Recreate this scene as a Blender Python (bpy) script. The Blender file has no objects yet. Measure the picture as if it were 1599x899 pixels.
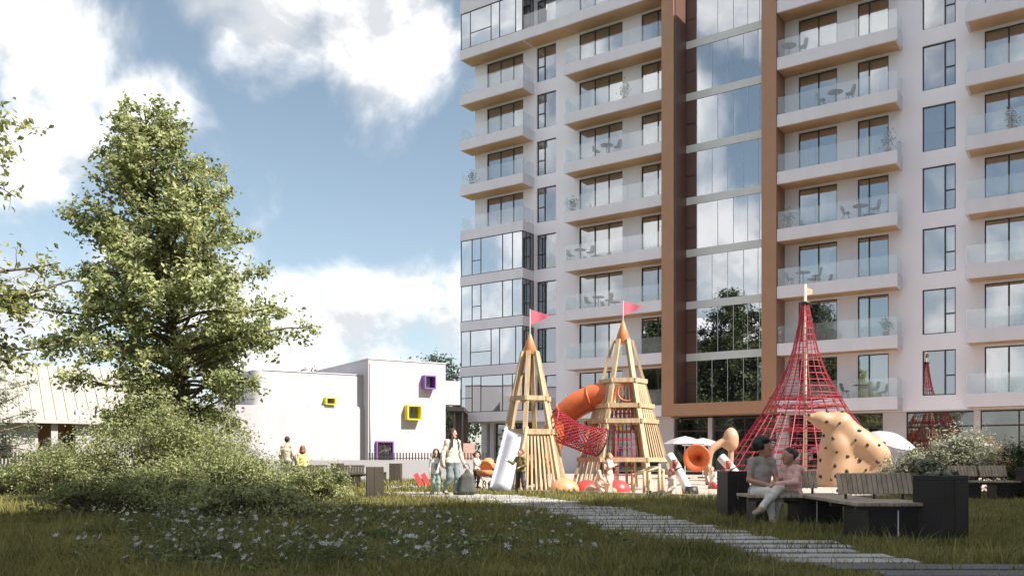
import bpy, math, random
import numpy as np
from mathutils import Vector, Matrix

# ------------------------------------------------------------------ camera, sky, sun, exposure
scn = bpy.context.scene
COL = scn.collection
random.seed(7)
RNG = np.random.default_rng(7)
R = math.radians
CAMH = 0.95

cam_d = bpy.data.cameras.new('camera')
cam = bpy.data.objects.new('camera', cam_d); COL.objects.link(cam)
cam.location = (0, 0, CAMH); cam.rotation_euler = (R(90), 0, 0)
cam_d.sensor_width = 36; cam_d.lens = 36 * 1364 / 1599
cam_d.shift_y = (715 - 449.5) / 1599
cam_d.clip_start = 0.1; cam_d.clip_end = 3000
scn.camera = cam

SUN_EL = 47.0
SH = Vector((0.84, -0.54, 0)).normalized()
SUN = Vector((SH.x * math.cos(R(SUN_EL)), SH.y * math.cos(R(SUN_EL)), math.sin(R(SUN_EL))))
sd = bpy.data.lights.new('sun', 'SUN'); sd.energy = 3.3; sd.angle = R(0.6); sd.color = (1.0, 0.93, 0.82)
so = bpy.data.objects.new('sun', sd); COL.objects.link(so)
so.rotation_euler = SUN.to_track_quat('Z', 'Y').to_euler()
so.location = (40, -30, 60)

vs = scn.view_settings
vs.view_transform = 'Standard'; vs.look = 'None'; vs.gamma = 1.0; vs.use_curve_mapping = False
vs.exposure = 1.6
cy = scn.cycles; cy.max_bounces = 6; cy.diffuse_bounces = 3; cy.glossy_bounces = 3; cy.transmission_bounces = 3; cy.transparent_max_bounces = 24
cy.use_adaptive_sampling = True; cy.adaptive_threshold = .02
cy.caustics_reflective = False; cy.caustics_refractive = False

world = bpy.data.worlds.new('World'); scn.world = world; world.use_nodes = True
def build_sky():
    nt = world.node_tree; N = nt.nodes; L = nt.links; N.clear()
    out = N.new('ShaderNodeOutputWorld'); bg = N.new('ShaderNodeBackground')
    sky = N.new('ShaderNodeTexSky'); sky.sky_type = 'NISHITA'; sky.sun_disc = False
    sky.sun_elevation = R(SUN_EL); sky.sun_rotation = math.atan2(SH.x, SH.y)
    sky.air_density = 1.0; sky.dust_density = 0.6; sky.ozone_density = 1.6
    bg.inputs['Strength'].default_value = 0.105
    hsv = N.new('ShaderNodeHueSaturation'); hsv.inputs['Saturation'].default_value = 0.74; hsv.inputs['Value'].default_value = 0.49; hsv.inputs['Hue'].default_value = 0.485
    L.new(sky.outputs[0], hsv.inputs['Color'])
    tc = N.new('ShaderNodeTexCoord')
    def math_(op, a, b=None, c=None):
        m = N.new('ShaderNodeMath'); m.operation = op
        for i, x in enumerate((a, b, c)):
            if x is None: continue
            if isinstance(x, (int, float)): m.inputs[i].default_value = x
            else: L.new(x, m.inputs[i])
        return m.outputs[0]
    # cloud masses: soft lobes in sky directions, broken up by fractal noise
    lobes = [(20, 40, 190, .9), (130, 60, 150, .8), (215, 150, 105, .75), (70, 215, 150, .75), (20, 330, 90, .35), (20, 480, 160, .7),
             (420, 5, 150, .8), (560, 40, 120, .8), (665, 60, 105, .75), (760, 50, 70, .45), (130, 260, 80, .4),
             (380, 560, 150, .55), (480, 500, 110, .5), (560, 490, 120, .6), (640, 470, 120, .6), (710, 500, 140, .62), (760, 440, 70, .4), (600, 570, 160, .6), (900, 560, 200, .5), (150, 380, 70, .35),
             (300, 10, 70, .5), (470, 60, 90, .6), (330, 60, 60, .25)]
    nz = N.new('ShaderNodeTexNoise'); nz.inputs['Scale'].default_value = 6.0; nz.inputs['Detail'].default_value = 12
    nz.inputs['Roughness'].default_value = 0.55; nz.inputs['Distortion'].default_value = 0.35
    L.new(tc.outputs['Generated'], nz.inputs['Vector'])
    # same noise a little towards the sun: its difference shades the billows
    nzs = N.new('ShaderNodeTexNoise'); nzs.inputs['Scale'].default_value = 6.0; nzs.inputs['Detail'].default_value = 6
    nzs.inputs['Roughness'].default_value = 0.55; nzs.inputs['Distortion'].default_value = 0.35
    mps = N.new('ShaderNodeMapping'); mps.inputs['Location'].default_value = (SUN.x * .035, SUN.y * .035, SUN.z * .05)
    L.new(tc.outputs['Generated'], mps.inputs['Vector']); L.new(mps.outputs[0], nzs.inputs['Vector'])
    n2 = N.new('ShaderNodeTexNoise'); n2.inputs['Scale'].default_value = 1.9; n2.inputs['Detail'].default_value = 3
    mp = N.new('ShaderNodeMapping'); mp.inputs['Location'].default_value = (3.1, 1.7, .4)
    L.new(tc.outputs['Generated'], mp.inputs['Vector']); L.new(mp.outputs[0], n2.inputs['Vector'])
    acc = None
    for px, py, r, w in lobes:
        d = Vector(((px - 800) / 1364, 1, (715 - py) / 1364))
        rr = r / 1364 / d.length; d.normalize()
        vm = N.new('ShaderNodeVectorMath'); vm.operation = 'DISTANCE'
        L.new(tc.outputs['Generated'], vm.inputs[0]); vm.inputs[1].default_value = d
        mr = N.new('ShaderNodeMapRange'); mr.interpolation_type = 'SMOOTHSTEP'
        mr.inputs['From Min'].default_value = 0; mr.inputs['From Max'].default_value = rr * 1.35
        mr.inputs['To Min'].default_value = w; mr.inputs['To Max'].default_value = 0
        L.new(vm.outputs['Value'], mr.inputs['Value'])
        acc = mr.outputs[0] if acc is None else math_('MAXIMUM', acc, mr.outputs[0])
    # elsewhere the same broken cumulus goes on
    sep = N.new('ShaderNodeSeparateXYZ'); L.new(tc.outputs['Generated'], sep.inputs[0])
    front = N.new('ShaderNodeMapRange'); L.new(sep.outputs['Y'], front.inputs['Value'])
    front.inputs['From Min'].default_value = .35; front.inputs['From Max'].default_value = .75
    front.inputs['To Min'].default_value = 1; front.inputs['To Max'].default_value = 0
    big = math_('MULTIPLY', math_('MULTIPLY_ADD', n2.outputs['Fac'], 3.2, -1.15), front.outputs[0])
    big = math_('MINIMUM', math_('MAXIMUM', big, 0.0), .8)
    acc = math_('MAXIMUM', acc, big)
    dens = math_('ADD', acc, math_('MULTIPLY_ADD', nz.outputs['Fac'], 2.1, -1.05))
    cl = N.new('ShaderNodeMapRange'); cl.interpolation_type = 'SMOOTHSTEP'; L.new(dens, cl.inputs['Value'])
    cl.inputs['From Min'].default_value = .14; cl.inputs['From Max'].default_value = .70
    # cloud shading: thick parts a little greyer, wisps white
    n3 = N.new('ShaderNodeTexNoise'); n3.inputs['Scale'].default_value = 4.0; n3.inputs['Detail'].default_value = 6
    L.new(mp.outputs[0], n3.inputs['Vector'])
    cr = N.new('ShaderNodeValToRGB'); sh0 = math_('MULTIPLY', math_('SUBTRACT', nz.outputs['Fac'], nzs.outputs['Fac']), 2.2)
    L.new(math_('ADD', n3.outputs['Fac'], sh0), cr.inputs[0])
    cr.color_ramp.elements[0].position = .30; cr.color_ramp.elements[0].color = (2.5, 2.58, 2.7, 1)
    cr.color_ramp.elements[1].position = .62; cr.color_ramp.elements[1].color = (4.7, 4.62, 4.55, 1)
    mx = N.new('ShaderNodeMix'); mx.data_type = 'RGBA'
    fac = math_('MULTIPLY', cl.outputs[0], .95)
    L.new(fac, mx.inputs[0]); L.new(hsv.outputs[0], mx.inputs[6]); L.new(cr.outputs[0], mx.inputs[7])
    L.new(mx.outputs[2], bg.inputs['Color']); L.new(bg.outputs[0], out.inputs[0])
build_sky()

# ------------------------------------------------------------------ helpers
def link(o, parent=None):
    COL.objects.link(o)
    if parent is not None: o.parent = parent
    return o

def tag(o, label=None, cat=None, group=None, kind=None):
    if label: o['label'] = label
    if cat: o['category'] = cat
    if group: o['group'] = group
    if kind: o['kind'] = kind
    return o

def thing(name, label, cat, loc=(0, 0, 0), rz=0.0, group=None):
    o = bpy.data.objects.new(name, None); o.empty_display_size = .3
    link(o); o.location = loc; o.rotation_euler = (0, 0, rz)
    return tag(o, label, cat, group)

def copy_tree(o, parent=None):
    c = o.copy(); COL.objects.link(c); c.parent = parent
    for ch in list(o.children): copy_tree(ch, c)
    return c

def inst(name, mesh, parent=None, loc=(0, 0, 0), rot=(0, 0, 0), scale=(1, 1, 1)):
    o = bpy.data.objects.new(name, mesh); link(o, parent)
    o.location = loc; o.rotation_euler = rot; o.scale = scale
    return o

def np_mesh(name, V, F, mat=None, smooth=False):
    """V (n,3), F (m,k) arrays"""
    V = np.asarray(V, dtype=np.float32); F = np.asarray(F, dtype=np.int32)
    me = bpy.data.meshes.new(name)
    me.vertices.add(len(V)); me.vertices.foreach_set('co', V.ravel())
    k = F.shape[1]
    me.loops.add(F.size); me.loops.foreach_set('vertex_index', F.ravel())
    me.polygons.add(len(F)); me.polygons.foreach_set('loop_start', np.arange(0, F.size, k, dtype=np.int32))
    me.polygons.foreach_set('use_smooth', np.full(len(F), smooth, dtype=bool))
    me.update(calc_edges=True)
    if mat: me.materials.append(mat)
    return me

class MB:
    def __init__(self): self.v = []; self.f = []; self.mi = []
    def add(self, vs, fs, m=0):
        b = len(self.v); self.v += [tuple(p) for p in vs]
        for f in fs: self.f.append(tuple(i + b for i in f)); self.mi.append(m)
        return self
    def box(self, x0, x1, y0, y1, z0, z1, m=0):
        return self.add([(x0,y0,z0),(x1,y0,z0),(x1,y1,z0),(x0,y1,z0),(x0,y0,z1),(x1,y0,z1),(x1,y1,z1),(x0,y1,z1)],
                 [(0,3,2,1),(4,5,6,7),(0,1,5,4),(1,2,6,5),(2,3,7,6),(3,0,4,7)], m)
    def beam(self, p, q, w, h, up=(0, 0, 1), m=0):
        p = Vector(p); q = Vector(q); d = (q - p).normalized(); up = Vector(up)
        s = d.cross(up)
        if s.length < 1e-4: s = d.cross(Vector((0, 1, 0)))
        s.normalize(); t = s.cross(d)
        s = s * w / 2; t = t * h / 2
        c = [-s - t, s - t, s + t, -s + t]
        return self.add([p + k for k in c] + [q + k for k in c],
                 [(0,3,2,1),(4,5,6,7),(0,1,5,4),(1,2,6,5),(2,3,7,6),(3,0,4,7)], m)
    def tube(self, pts, r, n=8, closed=False, cap=True, m=0):
        pts = [Vector(p) for p in pts]; k = len(pts)
        rr = r if isinstance(r, (list, tuple)) else [r] * k
        vs = []; prev = None
        for i, p in enumerate(pts):
            if closed: d = pts[(i + 1) % k] - pts[i - 1]
            else: d = pts[min(i + 1, k - 1)] - pts[max(i - 1, 0)]
            d.normalize()
            if prev is None:
                a = d.orthogonal().normalized()
            else:
                a = prev - d * prev.dot(d)
                a = a.normalized() if a.length > 1e-5 else d.orthogonal().normalized()
            prev = a; b = d.cross(a)
            for j in range(n):
                t = 2 * math.pi * j / n
                vs.append(p + (a * math.cos(t) + b * math.sin(t)) * rr[i])
        fs = []
        for i in range(k if closed else k - 1):
            i2 = (i + 1) % k
            for j in range(n):
                j2 = (j + 1) % n
                fs.append((i * n + j, i * n + j2, i2 * n + j2, i2 * n + j))
        if cap and not closed:
            fs.append(tuple(reversed(range(n)))); fs.append(tuple(range((k - 1) * n, k * n)))
        return self.add(vs, fs, m)
    def lathe(self, prof, n=24, M=None, m=0):
        M = M or Matrix(); vs = []
        for r, z in prof:
            for j in range(n):
                t = 2 * math.pi * j / n
                vs.append(M @ Vector((r * math.cos(t), r * math.sin(t), z)))
        fs = []
        for i in range(len(prof) - 1):
            for j in range(n):
                j2 = (j + 1) % n
                fs.append((i * n + j, i * n + j2, (i + 1) * n + j2, (i + 1) * n + j))
        return self.add(vs, fs, m)
    def prism(self, poly, z0, z1, m=0):
        n = len(poly)
        vs = [(x, y, z0) for x, y in poly] + [(x, y, z1) for x, y in poly]
        fs = [tuple(reversed(range(n))), tuple(range(n, 2 * n))]
        for i in range(n):
            j = (i + 1) % n; fs.append((i, j, n + j, n + i))
        return self.add(vs, fs, m)
    def mesh(self, name, mats, smooth=False):
        me = bpy.data.meshes.new(name); me.from_pydata(self.v, [], self.f)
        if not isinstance(mats, (list, tuple)): mats = [mats]
        for x in mats: me.materials.append(x)
        if len(mats) > 1: me.polygons.foreach_set('material_index', self.mi)
        if smooth: me.polygons.foreach_set('use_smooth', [True] * len(self.f))
        me.update(); return me
    def build(self, name, mats, parent=None, smooth=False, loc=(0, 0, 0), rot=(0, 0, 0), bevel=0):
        o = inst(name, self.mesh(name, mats, smooth), parent, loc, rot)
        if bevel:
            b = o.modifiers.new('bevel', 'BEVEL'); b.width = bevel; b.segments = 2; b.limit_method = 'ANGLE'
        return o

def B(name, mat, parent, x0, x1, y0, y1, z0, z1, bevel=0):
    """box part whose mesh is centred on its own origin (shared between alike sizes)"""
    key = (mat.name, round(x1 - x0, 3), round(y1 - y0, 3), round(z1 - z0, 3))
    if key not in B.cache:
        hx, hy, hz = (x1 - x0) / 2, (y1 - y0) / 2, (z1 - z0) / 2
        B.cache[key] = MB().box(-hx, hx, -hy, hy, -hz, hz).mesh(name, mat)
    o = inst(name, B.cache[key], parent, ((x0 + x1) / 2, (y0 + y1) / 2, (z0 + z1) / 2))
    if bevel:
        b = o.modifiers.new('bevel', 'BEVEL'); b.width = bevel; b.segments = 2
    return o
B.cache = {}

# ------------------------------------------------------------------ materials
MATS = {}
def pm(name, rgb, rough=.6, var=.12, scale=4.0, bump=0.0, bscale=60.0, metal=0.0, spec=.5, rgb2=None, detail=6, stretch=None, trans=0.0):
    if name in MATS: return MATS[name]
    m = bpy.data.materials.new(name); m.use_nodes = True; MATS[name] = m
    nt = m.node_tree; N = nt.nodes; L = nt.links
    p = N['Principled BSDF']; p.inputs['Roughness'].default_value = rough; p.inputs['Metallic'].default_value = metal
    p.inputs['Specular IOR Level'].default_value = spec
    tc = N.new('ShaderNodeTexCoord'); src = tc.outputs['Object']
    if stretch:
        mp = N.new('ShaderNodeMapping'); mp.inputs['Scale'].default_value = stretch
        L.new(src, mp.inputs['Vector']); src = mp.outputs[0]
    oi = N.new('ShaderNodeObjectInfo')
    nz = N.new('ShaderNodeTexNoise'); nz.noise_dimensions = '4D'; nz.inputs['Scale'].default_value = scale; nz.inputs['Detail'].default_value = detail
    L.new(src, nz.inputs['Vector'])
    mw = N.new('ShaderNodeMath'); mw.operation = 'MULTIPLY'; mw.inputs[1].default_value = 37.0
    L.new(oi.outputs['Random'], mw.inputs[0]); L.new(mw.outputs[0], nz.inputs['W'])
    cr = N.new('ShaderNodeValToRGB'); L.new(nz.outputs['Fac'], cr.inputs[0])
    a = tuple(max(0, c * (1 - var)) for c in rgb) + (1,)
    b = (tuple(rgb2) if rgb2 else tuple(min(1, c * (1 + var)) for c in rgb)) + (1,)
    cr.color_ramp.elements[0].position = .3; cr.color_ramp.elements[0].color = a
    cr.color_ramp.elements[1].position = .7; cr.color_ramp.elements[1].color = b
    L.new(cr.outputs[0], p.inputs['Base Color'])
    if bump:
        n2 = N.new('ShaderNodeTexNoise'); n2.inputs['Scale'].default_value = bscale; n2.inputs['Detail'].default_value = 4
        L.new(src, n2.inputs['Vector'])
        bp = N.new('ShaderNodeBump'); bp.inputs['Strength'].default_value = bump; bp.inputs['Distance'].default_value = .01
        L.new(n2.outputs['Fac'], bp.inputs['Height']); L.new(bp.outputs[0], p.inputs['Normal'])
    if trans:
        tr = N.new('ShaderNodeBsdfTranslucent'); L.new(cr.outputs[0], tr.inputs['Color'])
        mx = N.new('ShaderNodeMixShader'); mx.inputs[0].default_value = trans
        L.new(p.outputs[0], mx.inputs[1]); L.new(tr.outputs[0], mx.inputs[2])
        L.new(mx.outputs[0], N['Material Output'].inputs['Surface'])
    return m

def leaf_mat(name, dark, light, trans=.3, rough=.5, scale=1.2):
    """leaf colour changes from leaf to leaf (per-island random) and in patches"""
    m = bpy.data.materials.new(name); m.use_nodes = True
    nt = m.node_tree; N = nt.nodes; L = nt.links; p = N['Principled BSDF']
    p.inputs['Roughness'].default_value = rough; p.inputs['Specular IOR Level'].default_value = .35
    ge = N.new('ShaderNodeNewGeometry'); tc = N.new('ShaderNodeTexCoord')
    nz = N.new('ShaderNodeTexNoise'); nz.inputs['Scale'].default_value = scale; nz.inputs['Detail'].default_value = 2
    L.new(tc.outputs['Object'], nz.inputs['Vector'])
    ad = N.new('ShaderNodeMath'); ad.operation = 'MULTIPLY_ADD'; L.new(ge.outputs['Random Per Island'], ad.inputs[0]); ad.inputs[1].default_value = .65
    mm = N.new('ShaderNodeMath'); mm.operation = 'MULTIPLY_ADD'; L.new(nz.outputs['Fac'], mm.inputs[0]); mm.inputs[1].default_value = 1.2; mm.inputs[2].default_value = -.42
    L.new(mm.outputs[0], ad.inputs[2])
    cr = N.new('ShaderNodeValToRGB'); L.new(ad.outputs[0], cr.inputs[0])
    cr.color_ramp.elements[0].color = tuple(dark) + (1,); cr.color_ramp.elements[1].color = tuple(light) + (1,)
    L.new(cr.outputs[0], p.inputs['Base Color'])
    tr = N.new('ShaderNodeBsdfTranslucent'); L.new(cr.outputs[0], tr.inputs['Color'])
    mx = N.new('ShaderNodeMixShader'); mx.inputs[0].default_value = trans
    L.new(p.outputs[0], mx.inputs[1]); L.new(tr.outputs[0], mx.inputs[2])
    L.new(mx.outputs[0], N['Material Output'].inputs['Surface'])
    return m

def glass_mat(name, refl=.55, tint=(.85, .9, .95), body=(.03, .035, .04), see=.5, rough=.01):
    """coated window glass: mirror coat over a partly see-through tinted body"""
    m = bpy.data.materials.new(name); m.use_nodes = True
    nt = m.node_tree; N = nt.nodes; L = nt.links; N.remove(N['Principled BSDF'])
    out = N['Material Output']
    tr = N.new('ShaderNodeBsdfTransparent'); tr.inputs[0].default_value = (*tint, 1)
    df = N.new('ShaderNodeBsdfDiffuse'); df.inputs[0].default_value = (*body, 1)
    m1 = N.new('ShaderNodeMixShader'); m1.inputs[0].default_value = see
    L.new(df.outputs[0], m1.inputs[1]); L.new(tr.outputs[0], m1.inputs[2])
    gl = N.new('ShaderNodeBsdfGlossy'); gl.inputs['Color'].default_value = (.95, .97, 1, 1); gl.inputs['Roughness'].default_value = rough
    tc = N.new('ShaderNodeTexCoord'); nz = N.new('ShaderNodeTexNoise'); nz.inputs['Scale'].default_value = .7; nz.inputs['Detail'].default_value = 1
    L.new(tc.outputs['Object'], nz.inputs['Vector'])
    bp = N.new('ShaderNodeBump'); bp.inputs['Strength'].default_value = .05; bp.inputs['Distance'].default_value = .05
    L.new(nz.outputs['Fac'], bp.inputs['Height']); L.new(bp.outputs[0], gl.inputs['Normal'])
    fr = N.new('ShaderNodeFresnel'); fr.inputs[0].default_value = 1.5
    ad = N.new('ShaderNodeMath'); ad.operation = 'ADD'; ad.use_clamp = True; ad.inputs[1].default_value = refl
    L.new(fr.outputs[0], ad.inputs[0])
    ge = N.new('ShaderNodeNewGeometry'); fm = N.new('ShaderNodeMath'); fm.operation = 'SUBTRACT'; fm.inputs[0].default_value = 1   # only the outer face mirrors
    L.new(ge.outputs['Backfacing'], fm.inputs[1]); mu = N.new('ShaderNodeMath'); mu.operation = 'MULTIPLY'; L.new(ad.outputs[0], mu.inputs[0]); L.new(fm.outputs[0], mu.inputs[1])
    m2 = N.new('ShaderNodeMixShader'); L.new(mu.outputs[0], m2.inputs[0])
    L.new(m1.outputs[0], m2.inputs[1]); L.new(gl.outputs[0], m2.inputs[2])
    L.new(m2.outputs[0], out.inputs['Surface'])
    MATS[name] = m
    return m

M_RENDER = pm('white_render', (.83, .82, .91), .75, .035, .8, .15, 120, stretch=(1, 1, .2))
M_BAND = pm('grey_parapet', (.66, .655, .73), .6, .05, 1.2, .08, 120, stretch=(1, 1, .25))
M_SOFFIT = pm('tan_soffit', (.56, .36, .20), .6, .06, 2)
M_BRONZE = pm('bronze_cladding', (.35, .195, .118), .45, .06, 1.2, metal=.0)
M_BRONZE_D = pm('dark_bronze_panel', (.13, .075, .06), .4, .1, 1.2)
M_FRAME = pm('dark_window_frame', (.055, .05, .05), .45, .15, 3)
M_SPANDREL = pm('pale_spandrel', (.62, .66, .68), .35, .04, 2)
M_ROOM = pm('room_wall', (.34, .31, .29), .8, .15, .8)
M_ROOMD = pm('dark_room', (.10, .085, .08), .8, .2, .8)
M_CURTAIN = pm('curtain', (.74, .67, .60), .85, .08, 2, trans=.2)
M_GLASS = glass_mat('window_glass', .44, see=.7)
M_ATRIUM = glass_mat('stairwell_glass', .55, body=(.02, .025, .03), see=.45)
M_SHOP = glass_mat('shopfront_glass', .22, body=(.02, .02, .022), see=.6)
M_WINTER = glass_mat('winter_garden_glass', .66, body=(.25, .27, .3), see=.3)
M_RAIL = glass_mat('balustrade_glass', .10, tint=(.96, .98, .98), body=(.78, .79, .81), see=.91)
M_WHITE = pm('white_stucco', (.44, .425, .465), .8, .06, .9, .15, 100, stretch=(1, 1, .15))
M_WOOD = pm('light_timber', (.44, .325, .195), .6, .22, 3.0, .3, 40, rgb2=(.58, .44, .28), stretch=(3, 3, .5))
M_SLAT = pm('weathered_slat', (.34, .28, .22), .65, .30, 5.0, .15, 50)
M_ORANGE = pm('orange_plastic', (.60, .14, .045), .36, .16, 3, .1, 30)
M_CONE = pm('orange_cone_plastic', (.56, .22, .09), .45, .14, 4)
M_RED = pm('red_rubber', (.50, .06, .06), .32, .08, 2)
M_ROPE = pm('red_rope', (.30, .016, .034), .6, .15, 20)
M_PINK = pm('pink_pennant', (.80, .20, .28), .6, .06, 3, trans=.25)
M_BEIGE = pm('beige_sculpture', (.40, .25, .15), .5, .12, 1.5)
M_SANDP = pm('peach_play_tube', (.47, .30, .19), .4, .05, 2)
M_WHITEP = pm('white_plastic', (.60, .59, .58), .35, .03, 2)
M_STEEL = pm('pale_steel_slide', (.68, .69, .76), .4, .04, 2)
M_BLACK = pm('black_rubber', (.02, .02, .02), .5, .2, 6)
M_PLANTER = pm('charcoal_planter', (.017, .015, .0175), .5, .2, 1.5, .08, 80)
M_PLANTER2 = pm('brown_planter', (.06, .048, .037), .55, .2, 1.5, .08, 80)
M_DARKMETAL = pm('dark_metal', (.04, .04, .042), .4, .15, 4)
M_SLAB = pm('pale_paving_slab', (.35, .34, .34), .85, .35, 2.2, .3, 60)
M_SLABD = pm('dark_paving_slab', (.10, .10, .105), .8, .2, 2.2, .3, 60)
M_SAND = pm('pale_sand', (.40, .33, .285), .9, .10, .8, .35, 25)
M_KERB = pm('pale_kerb', (.5, .46, .42), .8, .08, 2, .2, 60)
M_BARK = pm('bark', (.10, .075, .055), .85, .3, 6, .8, 20, stretch=(1, 1, .25))
M_SKIN = pm('skin_light', (.58, .36, .26), .5, .05, 6)
M_SKIN2 = pm('skin_tan', (.42, .24, .16), .5, .05, 6)

# ------------------------------------------------------------------ implicit surfaces (for bodies and sculptures)
def cap(a, b, ra, rb=None): return ('c', np.array(a, float), np.array(b, float), ra, ra if rb is None else rb)
def ell(c, r, M=None): return ('e', np.array(c, float), np.array(r, float), M)

def sdf_mesh(name, prims, h, k, mat, cuts=(), smooth=True, wrinkle=0.0):
    lo = np.full(3, 1e9); hi = -lo
    for p in prims:
        if p[0] == 'c':
            r = max(p[3], p[4]); lo = np.minimum(lo, np.minimum(p[1], p[2]) - r); hi = np.maximum(hi, np.maximum(p[1], p[2]) + r)
        else:
            r = p[2].max(); lo = np.minimum(lo, p[1] - r); hi = np.maximum(hi, p[1] + r)
    lo -= 3 * h + k * .3; hi += 3 * h + k * .3
    n = np.ceil((hi - lo) / h).astype(int) + 1
    F = np.full(n, 1.0, np.float32)
    ax = [lo[i] + h * np.arange(n[i]) for i in range(3)]
    for p in prims:
        if p[0] == 'c':
            r = max(p[3], p[4]); a = np.minimum(p[1], p[2]) - r; b = np.maximum(p[1], p[2]) + r
        else:
            r = p[2].max(); a = p[1] - r; b = p[1] + r
        mg = k + 2 * h
        i0 = np.clip(np.floor((a - mg - lo) / h).astype(int), 0, n); i1 = np.clip(np.ceil((b + mg - lo) / h).astype(int) + 1, 0, n)
        X, Y, Z = np.meshgrid(ax[0][i0[0]:i1[0]], ax[1][i0[1]:i1[1]], ax[2][i0[2]:i1[2]], indexing='ij')
        P = np.stack([X, Y, Z], -1)
        if p[0] == 'c':
            d = p[2] - p[1]; L2 = max(d @ d, 1e-12)
            t = np.clip(((P - p[1]) @ d) / L2, 0, 1)
            D = np.linalg.norm(P - p[1] - t[..., None] * d, axis=-1) - (p[3] + (p[4] - p[3]) * t)
        else:
            Q = P - p[1]
            if p[3] is not None: Q = Q @ p[3]
            Q = Q / p[2]; l = np.linalg.norm(Q, axis=-1)
            D = (l - 1) * p[2].min() * np.where(l < 1, 1, 1)
        sl = tuple(slice(i0[i], i1[i]) for i in range(3)); A = F[sl]
        hh = np.maximum(k - np.abs(A - D), 0) / k
        F[sl] = np.minimum(A, D) - hh * hh * k * .25
    if wrinkle:
        X, Y, Z = np.meshgrid(*ax, indexing='ij'); q = .045
        F = (F + wrinkle * (np.sin(X / q + 2 * np.sin(Z / .07)) * np.sin(Z / q * 1.3 + 1.5 * np.sin(Y / .06)) + .6 * np.sin((X + Z * 1.6) / .03 + Y / .04))).astype(np.float32)
    for nrm, off in cuts:      # keep where dot(n,p) < off
        F = np.maximum(F, ax[0][:, None, None] * nrm[0] + ax[1][None, :, None] * nrm[1] + ax[2][None, None, :] * nrm[2] - off).astype(np.float32)
    # surface nets
    S = F < 0
    c = [S[:-1, :-1, :-1], S[1:, :-1, :-1], S[:-1, 1:, :-1], S[1:, 1:, :-1], S[:-1, :-1, 1:], S[1:, :-1, 1:], S[:-1, 1:, 1:], S[1:, 1:, 1:]]
    cnt = sum(x.astype(np.int8) for x in c); act = (cnt > 0) & (cnt < 8)
    idx = np.full(act.shape, -1, np.int64); I = np.argwhere(act); idx[act] = np.arange(len(I))
    off = np.array([[i & 1, (i >> 1) & 1, (i >> 2) & 1] for i in range(8)])
    val = np.stack([F[I[:, 0] + o[0], I[:, 1] + o[1], I[:, 2] + o[2]] for o in off], 1)
    acc = np.zeros((len(I), 3)); num = np.zeros(len(I))
    for i in range(8):
        for b in (1, 2, 4):
            j = i | b
            if j == i: continue
            m = (val[:, i] < 0) != (val[:, j] < 0)
            t = val[m, i] / (val[m, i] - val[m, j])
            acc[m] += off[i] + t[:, None] * (off[j] - off[i]); num[m] += 1
    V = lo + h * (I + acc / num[:, None])
    faces = []
    for a in range(3):
        b, c2 = (a + 1) % 3, (a + 2) % 3
        s0 = [slice(None)] * 3; s1 = [slice(None)] * 3
        s0[a] = slice(0, -1); s1[a] = slice(1, None)
        ch = S[tuple(s0)] != S[tuple(s1)]
        E = np.argwhere(ch)
        E = E[(E[:, b] > 0) & (E[:, c2] > 0) & (E[:, b] < n[b] - 1) & (E[:, c2] < n[c2] - 1)]
        def ci(db, dc):
            q = E.copy(); q[:, b] += db; q[:, c2] += dc
            return idx[q[:, 0], q[:, 1], q[:, 2]]
        q = np.stack([ci(-1, -1), ci(0, -1), ci(0, 0), ci(-1, 0)], 1)
        flip = ~S[E[:, 0], E[:, 1], E[:, 2]]
        q[flip] = q[flip][:, ::-1]
        faces.append(q)
    Q = np.concatenate(faces)
    Q = Q[(Q >= 0).all(1)]
    return np_mesh(name, V, Q, mat, smooth)

# ------------------------------------------------------------------ foliage
def leaf_arrays(pos, size, up=.35, fold=.25, aspect=.62, droop=0.0, rng=RNG, out=None):
    """pos (n,3), one folded diamond leaf each -> V, F (two triangles)"""
    n = len(pos)
    nr = rng.normal(size=(n, 3)); nr[:, 2] += up * 2.2
    if out is not None: nr += out * .9
    nr /= np.linalg.norm(nr, axis=1)[:, None]
    d = rng.normal(size=(n, 3)); d[:, 2] -= droop
    d -= nr * (d * nr).sum(1)[:, None]; d /= np.linalg.norm(d, axis=1)[:, None]
    s = np.cross(nr, d)
    L = (size * rng.uniform(.6, 1.25, n))[:, None]; W = L * aspect
    a = pos - d * L * .5; b = pos + d * L * .5
    l = pos - d * L * .06 + s * W * .5 + nr * L * fold * .4; r = pos - d * L * .06 - s * W * .5 + nr * L * fold * .4
    V = np.stack([a, r, b, l], 1).reshape(-1, 3)
    k = np.arange(n)[:, None] * 4
    F = np.concatenate([k + np.array([[0, 1, 2]]), k + np.array([[0, 2, 3]])], 1).reshape(-1, 3)
    return V, F

def branch_pts(p0, dirv, length, n, bend_up, wob, rng):
    p = np.array(p0, float); d = np.array(dirv, float); d /= np.linalg.norm(d); pts = [p.copy()]
    for i in range(n):
        d = d + rng.normal(size=3) * wob + np.array([0, 0, bend_up / n]); d /= np.linalg.norm(d)
        p = p + d * length / n; pts.append(p.copy())
    return pts

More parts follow.
